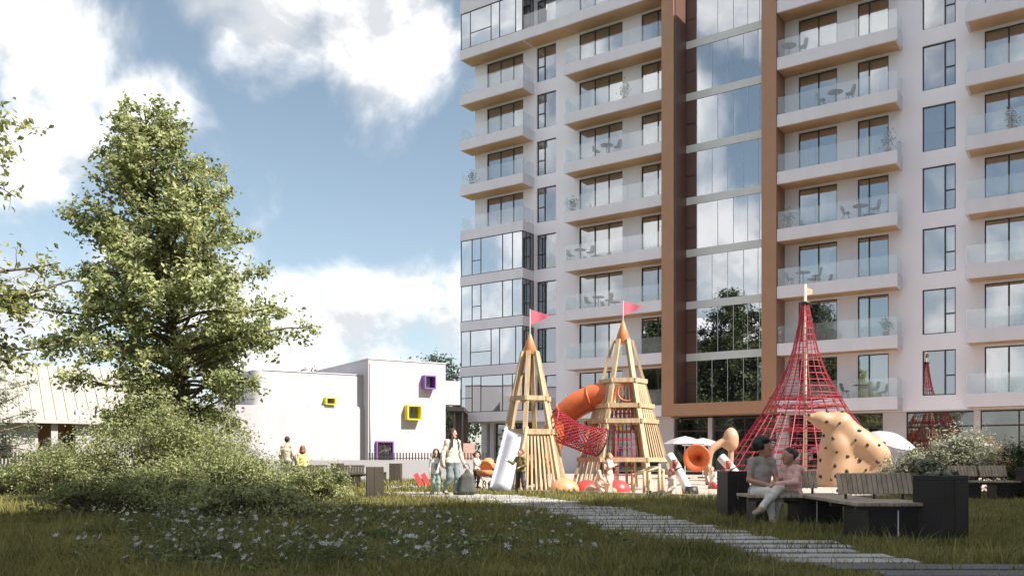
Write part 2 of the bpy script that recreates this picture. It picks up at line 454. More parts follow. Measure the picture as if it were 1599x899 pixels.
def tree(name, label, loc, height, profile, nbranch, leaves_per, leaf, lmat, seed, trunk_r=.16, group=None, cat='tree', rise=.35, lean=(0, 0), zmin=.12, spread=1.0):
    """profile(t, azimuth) -> crown radius at height fraction t"""
    rng = np.random.default_rng(seed)
    root = thing(name, label, cat, loc, 0, group)
    mb = MB()
    npts = 10
    ph = rng.uniform(0, 6)
    tp = [np.array([lean[0] * t + .06 * height * .12 * math.sin(3 * t + ph), lean[1] * t + .05 * math.sin(4 * t + 1 + ph), height * .97 * t]) for t in np.linspace(0, 1, npts)]
    tr = [trunk_r * (1.25 if i == 0 else 1) * (1 - .93 * t) + .008 for i, t in enumerate(np.linspace(0, 1, npts))]
    mb.tube(tp, tr, 9); mb.build('trunk', M_BARK, root, True)
    limb = MB(); LP = []; OUT = []
    def at(t):
        x = t * (npts - 1); i = min(int(x), npts - 2); f = x - i
        return tp[i] * (1 - f) + tp[i + 1] * f, tr[i] * (1 - f) + tr[i + 1] * f
    for i in range(nbranch):
        t = zmin + (0.985 - zmin) * ((i + rng.uniform(0, 1)) / nbranch) ** .95
        az = i * 2.39996 + rng.uniform(-.4, .4)
        Rr = profile(t, az) * rng.uniform(.62, 1.15)
        if Rr < .1: Rr = .1
        p0, r0 = at(max(t - .06 * rise, .02))
        el = rise * (0.35 + .9 * t) + rng.uniform(-.15, .2)
        pts = branch_pts(p0, (math.cos(az) * math.cos(el), math.sin(az) * math.cos(el), math.sin(el)), Rr, 6, rng.uniform(-.5, .15), .12, rng)
        rb = min(r0 * .5, .012 + .016 * Rr)
        limb.tube(pts, [rb * (1 - .8 * j / 6) + .003 for j in range(7)], 5, cap=False)
        ntw = max(3, int(Rr * 5.0))
        for j in range(ntw):
            f = rng.uniform(.12, 1.0) ** .6; x = f * 6; a = min(int(x), 5); g = x - a
            q0 = pts[a] * (1 - g) + pts[a + 1] * g
            bd = pts[a + 1] - pts[a]; bd /= np.linalg.norm(bd)
            dv = bd * .7 + rng.normal(size=3) * .62 + np.array([0, 0, .12])
            tl = (.22 + .30 * Rr * (1.1 - f)) * rng.uniform(.6, 1.3) * spread
            tw = branch_pts(q0, dv, tl, 3, -.25, .15, rng)
            limb.tube(tw, [.008, .006, .004, .003], 3, cap=False)
            nl = int(leaves_per * rng.uniform(.5, 1.4) * (tl / .5) ** .5)
            u = rng.uniform(0.1, 1.08, nl) * 3; ia = np.minimum(u.astype(int), 2); g = (u - ia)[:, None]
            T = np.array(tw); pp = T[ia] * (1 - g) + T[ia + 1] * g
            pp = pp + rng.normal(size=(nl, 3)) * np.array([.085, .085, .06]) * spread * (leaf / .1) ** .5
            LP.append(pp); o = pp - np.array([p0[0], p0[1], p0[2]]); OUT.append(o / (np.linalg.norm(o, axis=1)[:, None] + 1e-6))
    limb.build('limbs', M_BARK, root, True)
    P = np.concatenate(LP); O = np.concatenate(OUT)
    V, F = leaf_arrays(P, leaf, up=.45, droop=.5, rng=rng, out=O * .6)
    inst('crown', np_mesh('crown', V, F, lmat), root)
    return root

def shrub(name, label, loc, rx, ry, rz, n, leaf, lmat, seed, group=None, cat='shrub', lumps=9, z0=.0, parent=None, up=.5):
    rng = np.random.default_rng(seed)
    root = parent or thing(name, label, cat, loc, 0, group)
    st = MB(); P = []; O = []
    cen = [(0, 0, rz * .45, .75)]
    for i in range(lumps):
        a = rng.uniform(0, 6.28); e = rng.uniform(-.75, 1.1); q = rng.uniform(.35, .75)
        cen.append((math.cos(a) * math.cos(e) * q * rx, math.sin(a) * math.cos(e) * q * ry, rz * (.35 + .5 * q * math.sin(e)), rng.uniform(.28, .5)))
    w = np.array([c[3] ** 2 for c in cen]); w /= w.sum()
    for c, k in zip(cen, w):
        m = int(n * k); d = rng.normal(size=(m, 3)); d /= np.linalg.norm(d, axis=1)[:, None]
        nsprig = max(6, m // 26)
        sp = rng.normal(size=(nsprig, 3)); sp[:, 2] = np.where(rng.uniform(size=nsprig) < .72, np.abs(sp[:, 2]) * 1.1, sp[:, 2]); sp /= np.linalg.norm(sp, axis=1)[:, None]
        pick = rng.integers(0, nsprig, m); rr = rng.uniform(.45, 1.0, m) ** .6 * rng.uniform(.8, 1.18, nsprig)[pick]
        dd = sp[pick] + d * .22
        q = np.array([c[0], c[1], c[2]]) + dd * rr[:, None] * np.array([rx, ry, rz * .8]) * c[3]
        P.append(q); O.append(dd)
        for s in range(min(nsprig, 14)):
            e = np.array([c[0], c[1], c[2]]) + sp[s] * np.array([rx, ry, rz * .8]) * c[3] * .85
            b = np.array([c[0] * .35, c[1] * .35, z0]); mid = (b + e) / 2 + rng.normal(size=3) * .05
            st.tube([b, mid, e], [.012, .008, .003], 4, cap=False)
    P = np.concatenate(P); O = np.concatenate(O); k = P[:, 2] > z0 + .02; P = P[k]; O = O[k]
    V, F = leaf_arrays(P, leaf, up=up, aspect=.5, rng=rng, out=O * .8)
    st.build('stems', M_BARK, root); inst('foliage', np_mesh('foliage', V, F, lmat), root)
    return root

L_TREE = leaf_mat('linden_leaf', (.09, .125, .035), (.58, .61, .31), .45)
L_NEAR = leaf_mat('near_leaf', (.13, .16, .045), (.46, .47, .19), .4)
L_PALE = leaf_mat('pale_far_leaf', (.16, .19, .13), (.42, .46, .34), .35)
L_BUSH = leaf_mat('fine_shrub_leaf', (.065, .09, .028), (.50, .53, .25), .38, scale=2.5)
L_HEDGE = leaf_mat('hedge_leaf', (.06, .08, .03), (.25, .28, .12), .3)
L_PLANT = leaf_mat('silver_green_leaf', (.09, .10, .06), (.55, .56, .42), .3, scale=4)
L_DARK = leaf_mat('dark_leaf', (.03, .045, .015), (.10, .13, .05), .25)
L_GRASS = leaf_mat('grass_blade', (.045, .056, .014), (.38, .34, .12), .38, scale=.9)
L_PETAL = leaf_mat('lilac_white_petal', (.22, .21, .23), (.64, .63, .64), .3)

def px(x, y, Y):
    """point seen at photo pixel x,y lying Y metres ahead"""
    return Vector(((x - 800) / 1364 * Y, Y, CAMH + (715 - y) / 1364 * Y))
# ------------------------------------------------------------------ ground, lawn, sand, path
def ground_mat():
    m = bpy.data.materials.new('lawn_soil'); m.use_nodes = True
    nt = m.node_tree; N = nt.nodes; L = nt.links; p = N['Principled BSDF']; p.inputs['Roughness'].default_value = .9
    tc = N.new('ShaderNodeTexCoord')
    a = N.new('ShaderNodeTexNoise'); a.inputs['Scale'].default_value = .35; a.inputs['Detail'].default_value = 8
    b = N.new('ShaderNodeTexNoise'); b.inputs['Scale'].default_value = 22; b.inputs['Detail'].default_value = 6
    for x in (a, b): L.new(tc.outputs['Object'], x.inputs['Vector'])
    mx = N.new('ShaderNodeMath'); mx.operation = 'MULTIPLY_ADD'; mx.inputs[1].default_value = .6
    L.new(b.outputs['Fac'], mx.inputs[0]); hm = N.new('ShaderNodeMath'); hm.operation = 'MULTIPLY'; hm.inputs[1].default_value = .45
    L.new(a.outputs['Fac'], hm.inputs[0]); L.new(hm.outputs[0], mx.inputs[2])
    cr = N.new('ShaderNodeValToRGB'); L.new(mx.outputs[0], cr.inputs[0])
    cr.color_ramp.elements[0].position = .35; cr.color_ramp.elements[0].color = (.045, .055, .018, 1)
    cr.color_ramp.elements[1].position = .7; cr.color_ramp.elements[1].color = (.15, .155, .06, 1)
    L.new(cr.outputs[0], p.inputs['Base Color'])
    bp = N.new('ShaderNodeBump'); bp.inputs['Strength'].default_value = .6; bp.inputs['Distance'].default_value = .03
    L.new(b.outputs['Fac'], bp.inputs['Height']); L.new(bp.outputs[0], p.inputs['Normal'])
    return m
g = MB(); S_ = 900
g.add([(-S_, -S_, 0), (S_, -S_, 0), (S_, S_, 0), (-S_, S_, 0)], [(0, 1, 2, 3)])
tag(g.build('ground', ground_mat()), 'green lawn reaching from the camera to the buildings', kind='structure')

SAND = [(-1.2, 24.6), (0.6, 23.9), (2.2, 22.7), (4.2, 21.2), (5.4, 20.7), (8.0, 20.4), (10.5, 22.0), (24, 30), (30, 38), (17.5, 47.5), (-2, 60.5), (-2.6, 50), (-2.0, 30)]
sm = MB(); sm.add([(x, y, .004) for x, y in SAND], [tuple(range(len(SAND)))])
tag(sm.build('playground_sand', M_SAND), 'pale sand surface of the playground', kind='structure')
kb = MB()
for a, b in zip(SAND[:7], SAND[1:8]):
    kb.beam((a[0], a[1], .03), (b[0], b[1], .03), .10, .10)
tag(kb.build('sand_kerb', M_KERB), 'pale kerb along the front of the sand', kind='structure')

# slab path: long pale pavers laid across the way, joints open to the grass
PATH = [(7.0, 3.6), (8, 3.05), (9.5, 2.72), (11, 2.2), (13, 1.78), (15.2, 1.42), (17, .95), (18.5, .45), (20, -.3), (21.5, -1.25), (23, -2.2), (24.2, -3.1)]
def path_x(Y): return float(np.interp(Y, [p[0] for p in PATH], [p[1] for p in PATH]))
SLABS = []
path_root = bpy.data.objects.new('slab_path', None); link(path_root); tag(path_root, 'stepped path of pale paving slabs crossing the lawn', kind='structure')
Y = 7.75
while Y < 24.2:
    w = .30 if Y < 19 else .40
    ln = (1.3 if Y < 10 else 1.55 if Y < 19 else 2.5) * random.uniform(.88, 1.12)
    cx = path_x(Y) + random.uniform(-.24, .24)
    B('slab', M_SLAB, path_root, cx - ln / 2, cx + ln / 2, Y, Y + w, -.03, .028 + random.uniform(-.004, .006))
    SLABS.append((cx - ln / 2, cx + ln / 2, Y, Y + w)); Y += w + random.uniform(.13, .20)
for i in range(3):
    y0 = 7.62 - i * .42; cx = 4.3 + .25 * i
    B('slab', M_SLABD, path_root, cx - 1.6, cx + 1.6, y0 - .34, y0, -.03, .03); SLABS.append((cx - 1.6, cx + 1.6, y0 - .34, y0))
for i, (x, y_) in enumerate([(-3.55, 27.6), (-3.4, 28.3), (-3.7, 29.1)]):
    B('slab', M_SLAB, path_root, x - .7, x + .7, y_, y_ + .5, -.03, .03); SLABS.append((x - .7, x + .7, y_, y_ + .5))
# ------------------------------------------------------------------ apartment block
FH = 3.107; Z0 = 3.42; NF = 9
bl = thing('apartment_building', 'tall white apartment block with balconies and a bronze framed glass stairwell', 'building', (-3.57, 60.07, 0), math.atan2(-.571, .821))
def zk(k): return Z0 + FH * k
WY = 1.35                                   # wall face behind the balcony line
TOP = 32.35
# window columns: (x0, x1, sill above slab, mullions, transom column or None)
COLS = [(1.30, 4.33, .62, (2.40, 3.46), None), (5.42, 6.92, .72, (5.99,), 0), (8.68, 11.80, .62, (9.78, 10.78), None), (13.10, 14.95, .62, (14.17,), None),
        (22.68, 24.74, .62, (23.74,), None), (25.80, 27.34, .62, (26.36,), None), (28.96, 30.49, .72, (30.0,), 1), (31.77, 33.85, .62, (32.81,), None)]
HEAD = .10
w = MB()
edges = [.25] + [e for c in COLS[:4] for e in c[:2]] + [15.08]
for a, b in zip(edges[0::2], edges[1::2]): w.box(a, b, WY, WY + .3, Z0, TOP)
edges = [21.91] + [e for c in COLS[4:] for e in c[:2]] + [37.0]
for a, b in zip(edges[0::2], edges[1::2]): w.box(a, b, WY, WY + .3, Z0, TOP)
for (x0, x1, sill, mu, tr) in COLS:
    for k in range(NF + 1):
        za = zk(k) - HEAD if k else Z0
        zb = zk(k) + sill if k < NF else TOP
        w.box(x0, x1, WY, WY + .3, za, zb)
w.box(.25, .55, WY + .3, 14, Z0, TOP); w.box(36.7, 37, WY + .3, 14, 0, TOP); w.box(.25, 37, 14, 14.3, 0, TOP)
w.box(15.08, 21.91, 4.6, 4.9, 0, TOP)
w.build('wall', M_RENDER, bl)
rf = MB(); rf.box(.55, 36.7, WY + .3, 14, TOP - .8, TOP - .5); rf.build('roof', M_BAND, bl)
ug = MB(); ug.box(.25, 15.08, WY, 2.6, Z0 - .06, Z0); ug.box(21.91, 37, WY, 2.6, Z0 - .06, Z0); ug.build('ground_floor_soffit', M_BAND, bl)

def curtain_mesh(wd, ht, seed):
    rng = random.Random(seed); n = int(wd / .035) + 2; vs = []; fs = []
    for i in range(n):
        x = wd * i / (n - 1); y = .035 * math.sin(x * 34 + rng.uniform(-.5, .5)) + .01 * rng.uniform(-1, 1)
        vs += [(x, y, 0), (x, y * .7, ht)]
    for i in range(n - 1): fs.append((2 * i, 2 * i + 2, 2 * i + 3, 2 * i + 1))
    return MB().add(vs, fs).mesh('curtain', M_CURTAIN, True)
CURT = {}
def window(c, k, ci):
    x0, x1, sill, mul, tr = c
    z0 = zk(k) + sill; z1 = zk(k + 1) - HEAD; fy = WY + .10; t = .055
    if (ci, 'f') not in CURT:
        f = MB(); H = z1 - z0
        f.box(x0, x0 + t, fy, fy + .09, 0, H); f.box(x1 - t, x1, fy, fy + .09, 0, H)
        f.box(x0 + t, x1 - t, fy, fy + .09, 0, t); f.box(x0 + t, x1 - t, fy, fy + .09, H - t, H)
        for m_ in mul: f.box(m_ - .04, m_ + .04, fy + .002, fy + .088, t, H - t)
        if tr is not None:
            xs = (x0 + t, mul[0] - .04) if tr == 0 else (mul[0] + .04, x1 - t)
            f.box(xs[0], xs[1], fy + .004, fy + .086, H * .42, H * .42 + .07)
        CURT[(ci, 'f')] = f.mesh('window', M_FRAME)
        r = MB(); a, b, y0, y1 = x0 - .12, x1 + .12, WY + .31, WY + 2.2
        vs = [(a, y0, -.05), (b, y0, -.05), (b, y1, -.05), (a, y1, -.05), (a, y0, H + .05), (b, y0, H + .05), (b, y1, H + .05), (a, y1, H + .05)]
        r.add(vs, [(0, 1, 2, 3), (7, 6, 5, 4), (1, 5, 6, 2), (2, 6, 7, 3), (3, 7, 4, 0)])
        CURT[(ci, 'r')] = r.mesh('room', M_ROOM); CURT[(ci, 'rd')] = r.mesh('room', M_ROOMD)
    H = z1 - z0
    wo = inst('window', CURT[(ci, 'f')], bl, (0, 0, z0))
    rng = random.Random(ci * 31 + k * 7)
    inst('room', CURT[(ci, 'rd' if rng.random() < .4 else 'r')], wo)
    xs = [x0 + t] + list(mul) + [x1 - t]
    for i in range(len(xs) - 1):
        a = xs[i] + (.04 if i else 0); b = xs[i + 1] - (.04 if i < len(xs) - 2 else 0)
        p = B('pane', M_GLASS, wo, a, b, fy + .035, fy + .05, t, H - t)
        p.rotation_euler = (rng.uniform(-.004, .004), 0, rng.uniform(-.006, .006))
    if rng.random() < .28:
        q = rng.randrange(len(xs) - 1); hb = H * rng.choice((.25, .4, .55, .8))
        B('roller_blind', M_CURTAIN, wo, xs[q] + .05, xs[q + 1] - .05, fy + .12, fy + .13, H - t - hb, H - t)
    # curtains hang behind some of the panes
    cut = .85 if ci in (6, 7) else .6
    if rng.random() < cut:
        wd = (x1 - x0) * rng.choice((.28, .4, .9 if ci in (6, 0) else .5))
        key = ('c', round(wd, 2))
        if key not in CURT: CURT[key] = curtain_mesh(wd, H - .12, ci)
        inst('curtain', CURT[key], wo, (x0 + .08 if rng.random() < .6 else x1 - .08 - wd, fy + .26, .06))
for ci, c in enumerate(COLS):
    for k in range(NF):
        if ci == 0 and k in (0, 1, 2, 3, 8): continue
        window(c, k, ci)

def balcony(x0, x1, k, left, right, rail=True, ext=0):
    z = zk(k); b = MB(); th = .12
    b.box(x0, x1, 0, th, z, z + .65)
    if left: b.box(x0, x0 + th, th, WY + ext, z, z + .65)
    if right: b.box(x1 - th, x1, th, WY, z, z + .65)
    xa = x0 + (th if left else 0); xb = x1 - (th if right else 0)
    b.box(xa, xb, th, WY, z + .05, z + .61)
    o = b.build('balcony', M_BAND, bl)
    s = MB(); s.box(xa, xb, th, WY, z + .015, z + .048); s.build('soffit', M_SOFFIT, o)
    if rail:
        n = max(2, round((x1 - x0) / 2.2)); wdt = (x1 - x0 - .06) / n
        for i in range(n):
            B('glass_panel', M_RAIL, o, x0 + .03 + i * wdt + .015, x0 + .03 + (i + 1) * wdt - .015, .05, .068, z + .652, z + 1.60)
        if left: B('glass_panel', M_RAIL, o, x0 + .05, x0 + .068, .09, WY - .02, z + .652, z + 1.60)
        if right: B('glass_panel', M_RAIL, o, x1 - .068, x1 - .05, .09, WY - .02, z + .652, z + 1.60)
    return o
rng = random.Random(3)
for k in range(NF):
    glazed = k in (0, 1, 2, 3, 8)
    o = balcony(0, 5.21, k, True, True, not glazed)
    if k == 8: balcony(5.21, 15.08, 8, False, False)
    else: balcony(8.35, 15.08, k, True, False)
    balcony(21.91, 28.03, k, False, True)
    balcony(31.08, 37.0, k, True, False)
    if glazed:
        za, zb = zk(k) + .65, (zk(k + 1) if k < 8 else zk(9) + .02)
        f = MB(); xs = [.06] + sorted(rng.choice([[1.0, 1.75, 3.55, 4.35], [1.5, 2.15, 3.9, 4.5], [.85, 2.6, 3.3, 4.6]])) + [5.15]
        for x in xs: f.box(x - .025, x + .025, .03, .09, za, zb)
        f.box(xs[0] + .025, xs[-1] - .025, .035, .085, za, za + .05); f.box(xs[0] + .025, xs[-1] - .025, .035, .085, zb - .05, zb)
        ia = rng.choice((0, 1)); f.box(xs[ia] + .025, xs[ia + 1] - .025, .036, .084, za + .95, za + 1.0)
        for y in (.5, .95, WY - .03): f.box(5.12, 5.18, y - .025, y + .025, za, zb)
        f.box(5.125, 5.175, .09, WY - .06, za, za + .05); f.box(5.125, 5.175, .09, WY - .06, zb - .05, zb)
        fo = f.build('glazing_frame', M_FRAME, o)
        for a, b in zip(xs[:-1], xs[1:]):
            p = B('pane', M_WINTER, fo, a + .025, b - .025, .055, .065, za + .05, zb - .05); p.rotation_euler = (rng.uniform(-.004, .004), 0, rng.uniform(-.005, .005))
        for a, b in ((.09, .475), (.525, .925), (.975, WY - .06)): B('pane', M_SHOP, fo, 5.145, 5.155, a, b, za + .05, zb - .05)
        B('left_pane', M_WINTER, fo, .05, .06, .1, WY, za + .05, zb - .05)
        B('inner_wall', M_CURTAIN, fo, .3, 5.0, WY - .1, WY - .05, za, zb)
# parapet band at the roof edge over the top corner
tb = MB(); tb.box(0, 5.21, 0, WY, zk(9) + .03, TOP - .02); tb.box(5.21, 15.08, .2, WY, zk(9) + .35, TOP - .02); tb.build('roof_band', M_BAND, bl)

# bronze frame round the stairwell
fr = MB(); fr.box(15.10, 15.87, -.06, 1.75, Z0, TOP); fr.box(21.08, 21.89, -.06, 1.75, Z0, TOP); fr.box(15.87, 21.08, -.058, 1.75, Z0 + .002, 4.12)
fr.build('bronze_frame', M_BRONZE, bl)
GY = 1.62
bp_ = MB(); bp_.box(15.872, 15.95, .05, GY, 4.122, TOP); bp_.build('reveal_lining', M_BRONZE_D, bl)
stair = MB()
for k in range(NF):
    za = zk(k) + .65; zb = zk(k + 1) + .2
    if k == 0: za = 4.125
    gf = MB()
    xs = [16.60, 17.55, 18.5, 19.45, 20.3, 21.07]
    if k % 2: xs = [16.60, 17.9, 18.85, 19.7, 20.4, 21.07]
    gm = MB()
    for x in xs: gm.box(x - .012, x + .012, GY - .004, GY + .04, za, zb)
    gf.box(15.95, 16.58, GY - .012, GY + .05, za + 1.25, za + 1.33)
    go = gf.build('stairwell_glazing', M_FRAME, bl); gm.build('mullions', M_SPANDREL, go)
    for a, b in zip(xs[:-1], xs[1:]):
        p = B('pane', M_ATRIUM, go, a + .02, b - .02, GY + .015, GY + .03, za, zb); p.rotation_euler = (rng.uniform(-.003, .003), 0, rng.uniform(-.003, .003))
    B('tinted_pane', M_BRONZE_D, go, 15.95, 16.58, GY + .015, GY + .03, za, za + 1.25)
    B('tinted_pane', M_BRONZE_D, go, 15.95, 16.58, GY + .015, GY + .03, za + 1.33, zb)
    if k < NF: B('spandrel', M_SPANDREL, bl, 15.95, 21.07, GY - .03, GY + .06, zk(k + 1) + .2, zk(k + 1) + .65)
    fl = MB(); fl.beam((17.2, 3.0, zk(k) + .5), (20.6, 3.0, zk(k) + .5 + FH / 2), 1.1, .16); fl.beam((20.6, 4.1, zk(k) + .5 + FH / 2), (17.2, 4.1, zk(k) + .5 + FH), 1.0, .16)
    fl.box(15.95, 17.2, 2.4, 4.6, zk(k) + .4, zk(k) + .55); fl.build('stair_flight', M_RENDER, bl)

# ground floor: recessed shopfronts between piers
GFY = 2.35
piers = [(.25, .7), (1.0, 1.35), (4.8, 5.6), (8.2, 8.6), (10.3, 10.6), (13.9, 14.9), (17.1, 17.35), (21.2, 21.9), (26.9, 28.05), (31.2, 31.5), (36.5, 37)]
for a, b in piers:
    p = MB(); p.box(a, b, GFY - .25, GFY + .25, 0, Z0 - .06); p.build('pier', M_BAND, bl)
for (xa, xb) in zip([p[1] for p in piers[:-1]], [p[0] for p in piers[1:]]):
    if xb - xa < .35: continue
    n = max(1, round((xb - xa) / 1.7)); wd = (xb - xa) / n
    sf = MB()
    for i in range(n + 1):
        x = xa + i * wd; x0 = max(xa, x - .035); x1 = min(xb, x + .035); sf.box(x0, x1, GFY, GFY + .08, 0, Z0 - .06)
    for i in range(n):
        a = xa + i * wd + .035; b = a + wd - .07
        sf.box(a, b, GFY + .005, GFY + .075, 0, .12); sf.box(a, b, GFY + .005, GFY + .075, 2.55, 2.63); sf.box(a, b, GFY + .005, GFY + .075, Z0 - .14, Z0 - .06)
    so_ = sf.build('shopfront', M_FRAME, bl)
    for i in range(n):
        a = xa + i * wd + .035; b = a + wd - .07
        B('pane', M_SHOP, so_, a, b, GFY + .035, GFY + .045, .12, 2.55); B('pane', M_SHOP, so_, a, b, GFY + .035, GFY + .045, 2.63, Z0 - .14)
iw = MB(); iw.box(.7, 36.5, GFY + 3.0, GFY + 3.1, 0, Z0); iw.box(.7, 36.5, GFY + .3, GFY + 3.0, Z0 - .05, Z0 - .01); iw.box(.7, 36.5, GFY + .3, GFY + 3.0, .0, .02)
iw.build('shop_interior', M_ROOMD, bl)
pw = MB(); pw.box(8.65, 10.25, GFY - .06, GFY - .01, 0, 2.0); pw.box(5.65, 8.1, GFY - .06, GFY - .01, 0, 2.0); pw.build('entrance_panel', M_RENDER, bl)

# ------------------------------------------------------------------ balcony chairs and tables
M_CHAIR = pm('grey_shell_chair', (.20, .20, .22), .5, .08, 4); M_CHAIRB = pm('black_shell_chair', (.03, .03, .032), .5, .1, 4)
def b_world(x, y, z): return bl.matrix_basis @ Vector((x, y, z))
bpy.context.view_layer.update()
def shell_mesh():
    vs = []; fs = []; n = 10; rows = [(-.20, .0, .19), (-.05, -.02, .24), (.12, .0, .25), (.20, .10, .25), (.24, .26, .24), (.27, .42, .15)]
    for (y, z, hw) in rows:
        for j in range(n):
            u = -1 + 2 * j / (n - 1); vs.append((hw * u, y - .10 * u * u * (z > .05), .44 + z + .05 * u * u * (z < .05)))
    m_ = len(rows)
    for i in range(m_ - 1):
        for j in range(n - 1): fs.append((i * n + j, i * n + j + 1, (i + 1) * n + j + 1, (i + 1) * n + j))
    return MB().add(vs, fs)
def chair_parts(root, mat):
    o = shell_mesh().build('seat_shell', mat, root, True); s = o.modifiers.new('thick', 'SOLIDIFY'); s.thickness = .03
    for sx in (-1, 1):
        for sy in (-1, 1):
            MB().tube([(sx * .10, sy * .09, .44), (sx * .22, sy * .2, 0)], .013, 6).build('leg', M_DARKMETAL, root)
def table_parts(root, mat):
    M = MB(); M.lathe([(0, .70), (.38, .70), (.40, .715), (.38, .73), (0, .73)], 24); M.build('table_top', mat, root, True)
    MB().tube([(0, 0, 0.02), (0, 0, .70)], .03, 8).build('stem', M_DARKMETAL, root)
    M = MB(); M.lathe([(0, .0), (.22, .0), (.22, .015), (.04, .03), (0, .03)], 20); M.build('foot', M_DARKMETAL, root, True)
proto = {}
def furn(kind, mat, x, k, rz, label, y=.42):
    z = zk(k) + .61; p = b_world(x, y, z)
    key = (kind, mat.name)
    if key not in proto:
        r = thing('balcony_chair' if kind == 'c' else 'balcony_table', label, 'chair' if kind == 'c' else 'table', p, rz - .61, 'balcony furniture')
        (chair_parts if kind == 'c' else table_parts)(r, mat); proto[key] = r
    else:
        r = copy_tree(proto[key]); r.location = p; r.rotation_euler = (0, 0, rz - .61); r['label'] = label
sets = [(22.45, 6, M_CHAIR, 'high up right of the stairwell, topmost set there'), (24.9, 5, M_CHAIR, 'second set from the top, right of the stairwell'), (26.15, 3, M_CHAIR, 'at a balcony\'s right end, third set right of the stairwell'),
        (23.2, 2, M_CHAIR, 'just above the net pyramid\'s tip'), (26.1, 0, M_CHAIRB, 'on the lowest balcony above the climbing sculpture'),
        (9.3, 3, M_CHAIR, 'mid height, left of the stairwell'), (10.6, 2, M_CHAIR, 'behind the right pennant'), (11.2, 5, M_CHAIR, 'high up left of the stairwell, topmost set there')]
for x, k, m_, where in sets:
    c_ = 'black' if m_ is M_CHAIRB else 'grey'
    furn('t', m_, x, k, 0, 'round %s bistro table %s' % (c_, where))
    furn('c', m_, x - .72, k, R(90), '%s shell chair, left one, %s' % (c_, where))
    furn('c', m_, x + .74, k, R(-90), '%s shell chair, right one, %s' % (c_, where))

def pot_plant(x, k, label, hgt, seed):
    p = b_world(x, .45, zk(k) + .61); o = thing('potted_plant', label, 'plant', p, 0, 'potted plants on balconies')
    m_ = MB(); m_.lathe([(0, 0), (.13, 0), (.17, .3), (.15, .3), (.14, .27), (0, .27)], 14); m_.build('pot', M_POT, o, True)
    rg_ = np.random.default_rng(seed); P_ = rg_.normal(size=(220, 3)) * np.array([.16, .16, hgt * .28]) + np.array([0, 0, .35 + hgt * .5]); P_ = P_[P_[:, 2] > .27]
    V_, F_ = leaf_arrays(P_, .11, rng=rg_); inst('foliage', np_mesh('foliage', V_, F_, L_HEDGE), o); MB().tube([(0, 0, .25), (.02, 0, .35 + hgt * .5)], .012, 5).build('stem', M_BARK, o)
M_POT = pm('clay_pot', (.30, .17, .11), .7, .15, 5)
for i, (x, k, lab, hg) in enumerate([(12.4, 6, 'potted plant on the second highest balcony left of the stairwell', .8), (8.75, 4, 'potted plant at the left end of a mid height balcony left of the stairwell', .6), (27.5, 4, 'potted plant at the right end of a balcony right of the stairwell, upper of two', .9),
        (22.4, 3, 'potted plant by the bronze frame right of the stairwell', .7), (27.4, 1, 'potted plant at the right end of a balcony right of the stairwell, lower of two', .6), (.7, 5, 'potted plant on a corner balcony at the left end', .7), (33.0, 4, 'potted plant on a balcony at the right picture edge', .8)]):
    pot_plant(x, k, lab, hg, 300 + i)

# ------------------------------------------------------------------ white kindergarten
def smooth_angle(o, deg=25):
    me = o.data; me.polygons.foreach_set('use_smooth', [True] * len(me.polygons)); me.set_sharp_from_angle(angle=R(deg)); return o
kg = thing('kindergarten', 'low white kindergarten of rounded cubes with yellow and purple window boxes', 'building', (-7.9, 48, 0), math.atan2(.535, .845))
b = MB(); b.box(0, 4.8, 0, 9, 0, 6.4); b.build('tall_volume', M_WHITE, kg)
def rounded(x0, x1, y0, y1, r, rl):
    pts = [(x1, y0), (x1, y1), (x0, y1)]
    n = 36
    for i in range(n + 1):
        t = math.pi + (math.pi / 2) * i / n
        pts.append((x0 + r + r * math.cos(t), y0 + rl + rl * math.sin(t)))
    return pts
b = MB(); b.prism(rounded(-9.4, 0, .55, 8, 4.2, 3.0), 0, 3.7); smooth_angle(b.build('curved_volume', M_WHITE, kg))
b = MB(); b.prism(rounded(-6.1, -.002, .75, 8, .5, .5), 3.702, 5.55); b.build('upper_volume', M_WHITE, kg)
b = MB(); b.box(-14, -8.2, 4.5, 9, 0, 3.4); b.build('side_wing', M_WHITE, kg)
b = MB(); b.box(4.802, 6.1, .6, 6, 4.1, 5.5); b.build('bridge_volume', M_WHITE, kg)
M_YEL = pm('yellow_box', (.80, .66, .04), .5, .04, 3); M_PUR = pm('purple_box', (.22, .08, .38), .5, .06, 3)
def wbox(x0, x1, z0, z1, y, p, mat, t=.07):
    m_ = MB(); m_.box(x0, x1, y - p, y, z0, z0 + t); m_.box(x0, x1, y - p, y, z1 - t, z1); m_.box(x0, x0 + t, y - p, y, z0 + t, z1 - t); m_.box(x1 - t, x1, y - p, y, z0 + t, z1 - t)
    o = m_.build('window_box', mat, kg)
    B('pane', M_SHOP, o, x0 + t, x1 - t, y - .06, y - .04, z0 + t, z1 - t); B('dark_back', M_ROOMD, o, x0 + t, x1 - t, y - .03, y - .005, z0 + t, z1 - t)
    B('mullion', M_FRAME, o, (x0 + x1) / 2 - .02, (x0 + x1) / 2 + .02, y - .075, y - .062, z0 + t, z1 - t)
wbox(3.26, 3.98, 4.88, 5.65, 0, .42, M_PUR); wbox(2.18, 3.06, 3.1, 3.93, 0, .45, M_YEL); wbox(.42, 1.46, 0.0, 1.9, 0, .18, M_PUR)
wbox(-2.26, -1.68, 3.84, 4.25, .75, .34, M_YEL, .06)
cpg = MB(); cpg.box(-.04, 4.84, -.04, .2, 6.402, 6.45); cpg.box(-.04, .2, .2, 9, 6.402, 6.45); cpg.box(4.6, 4.84, .2, 9, 6.402, 6.45); cpg.build('coping', M_BAND, kg)
cpg = MB(); cpg.box(-5.6, -.01, .71, .95, 5.552, 5.59); cpg.build('coping', M_BAND, kg)
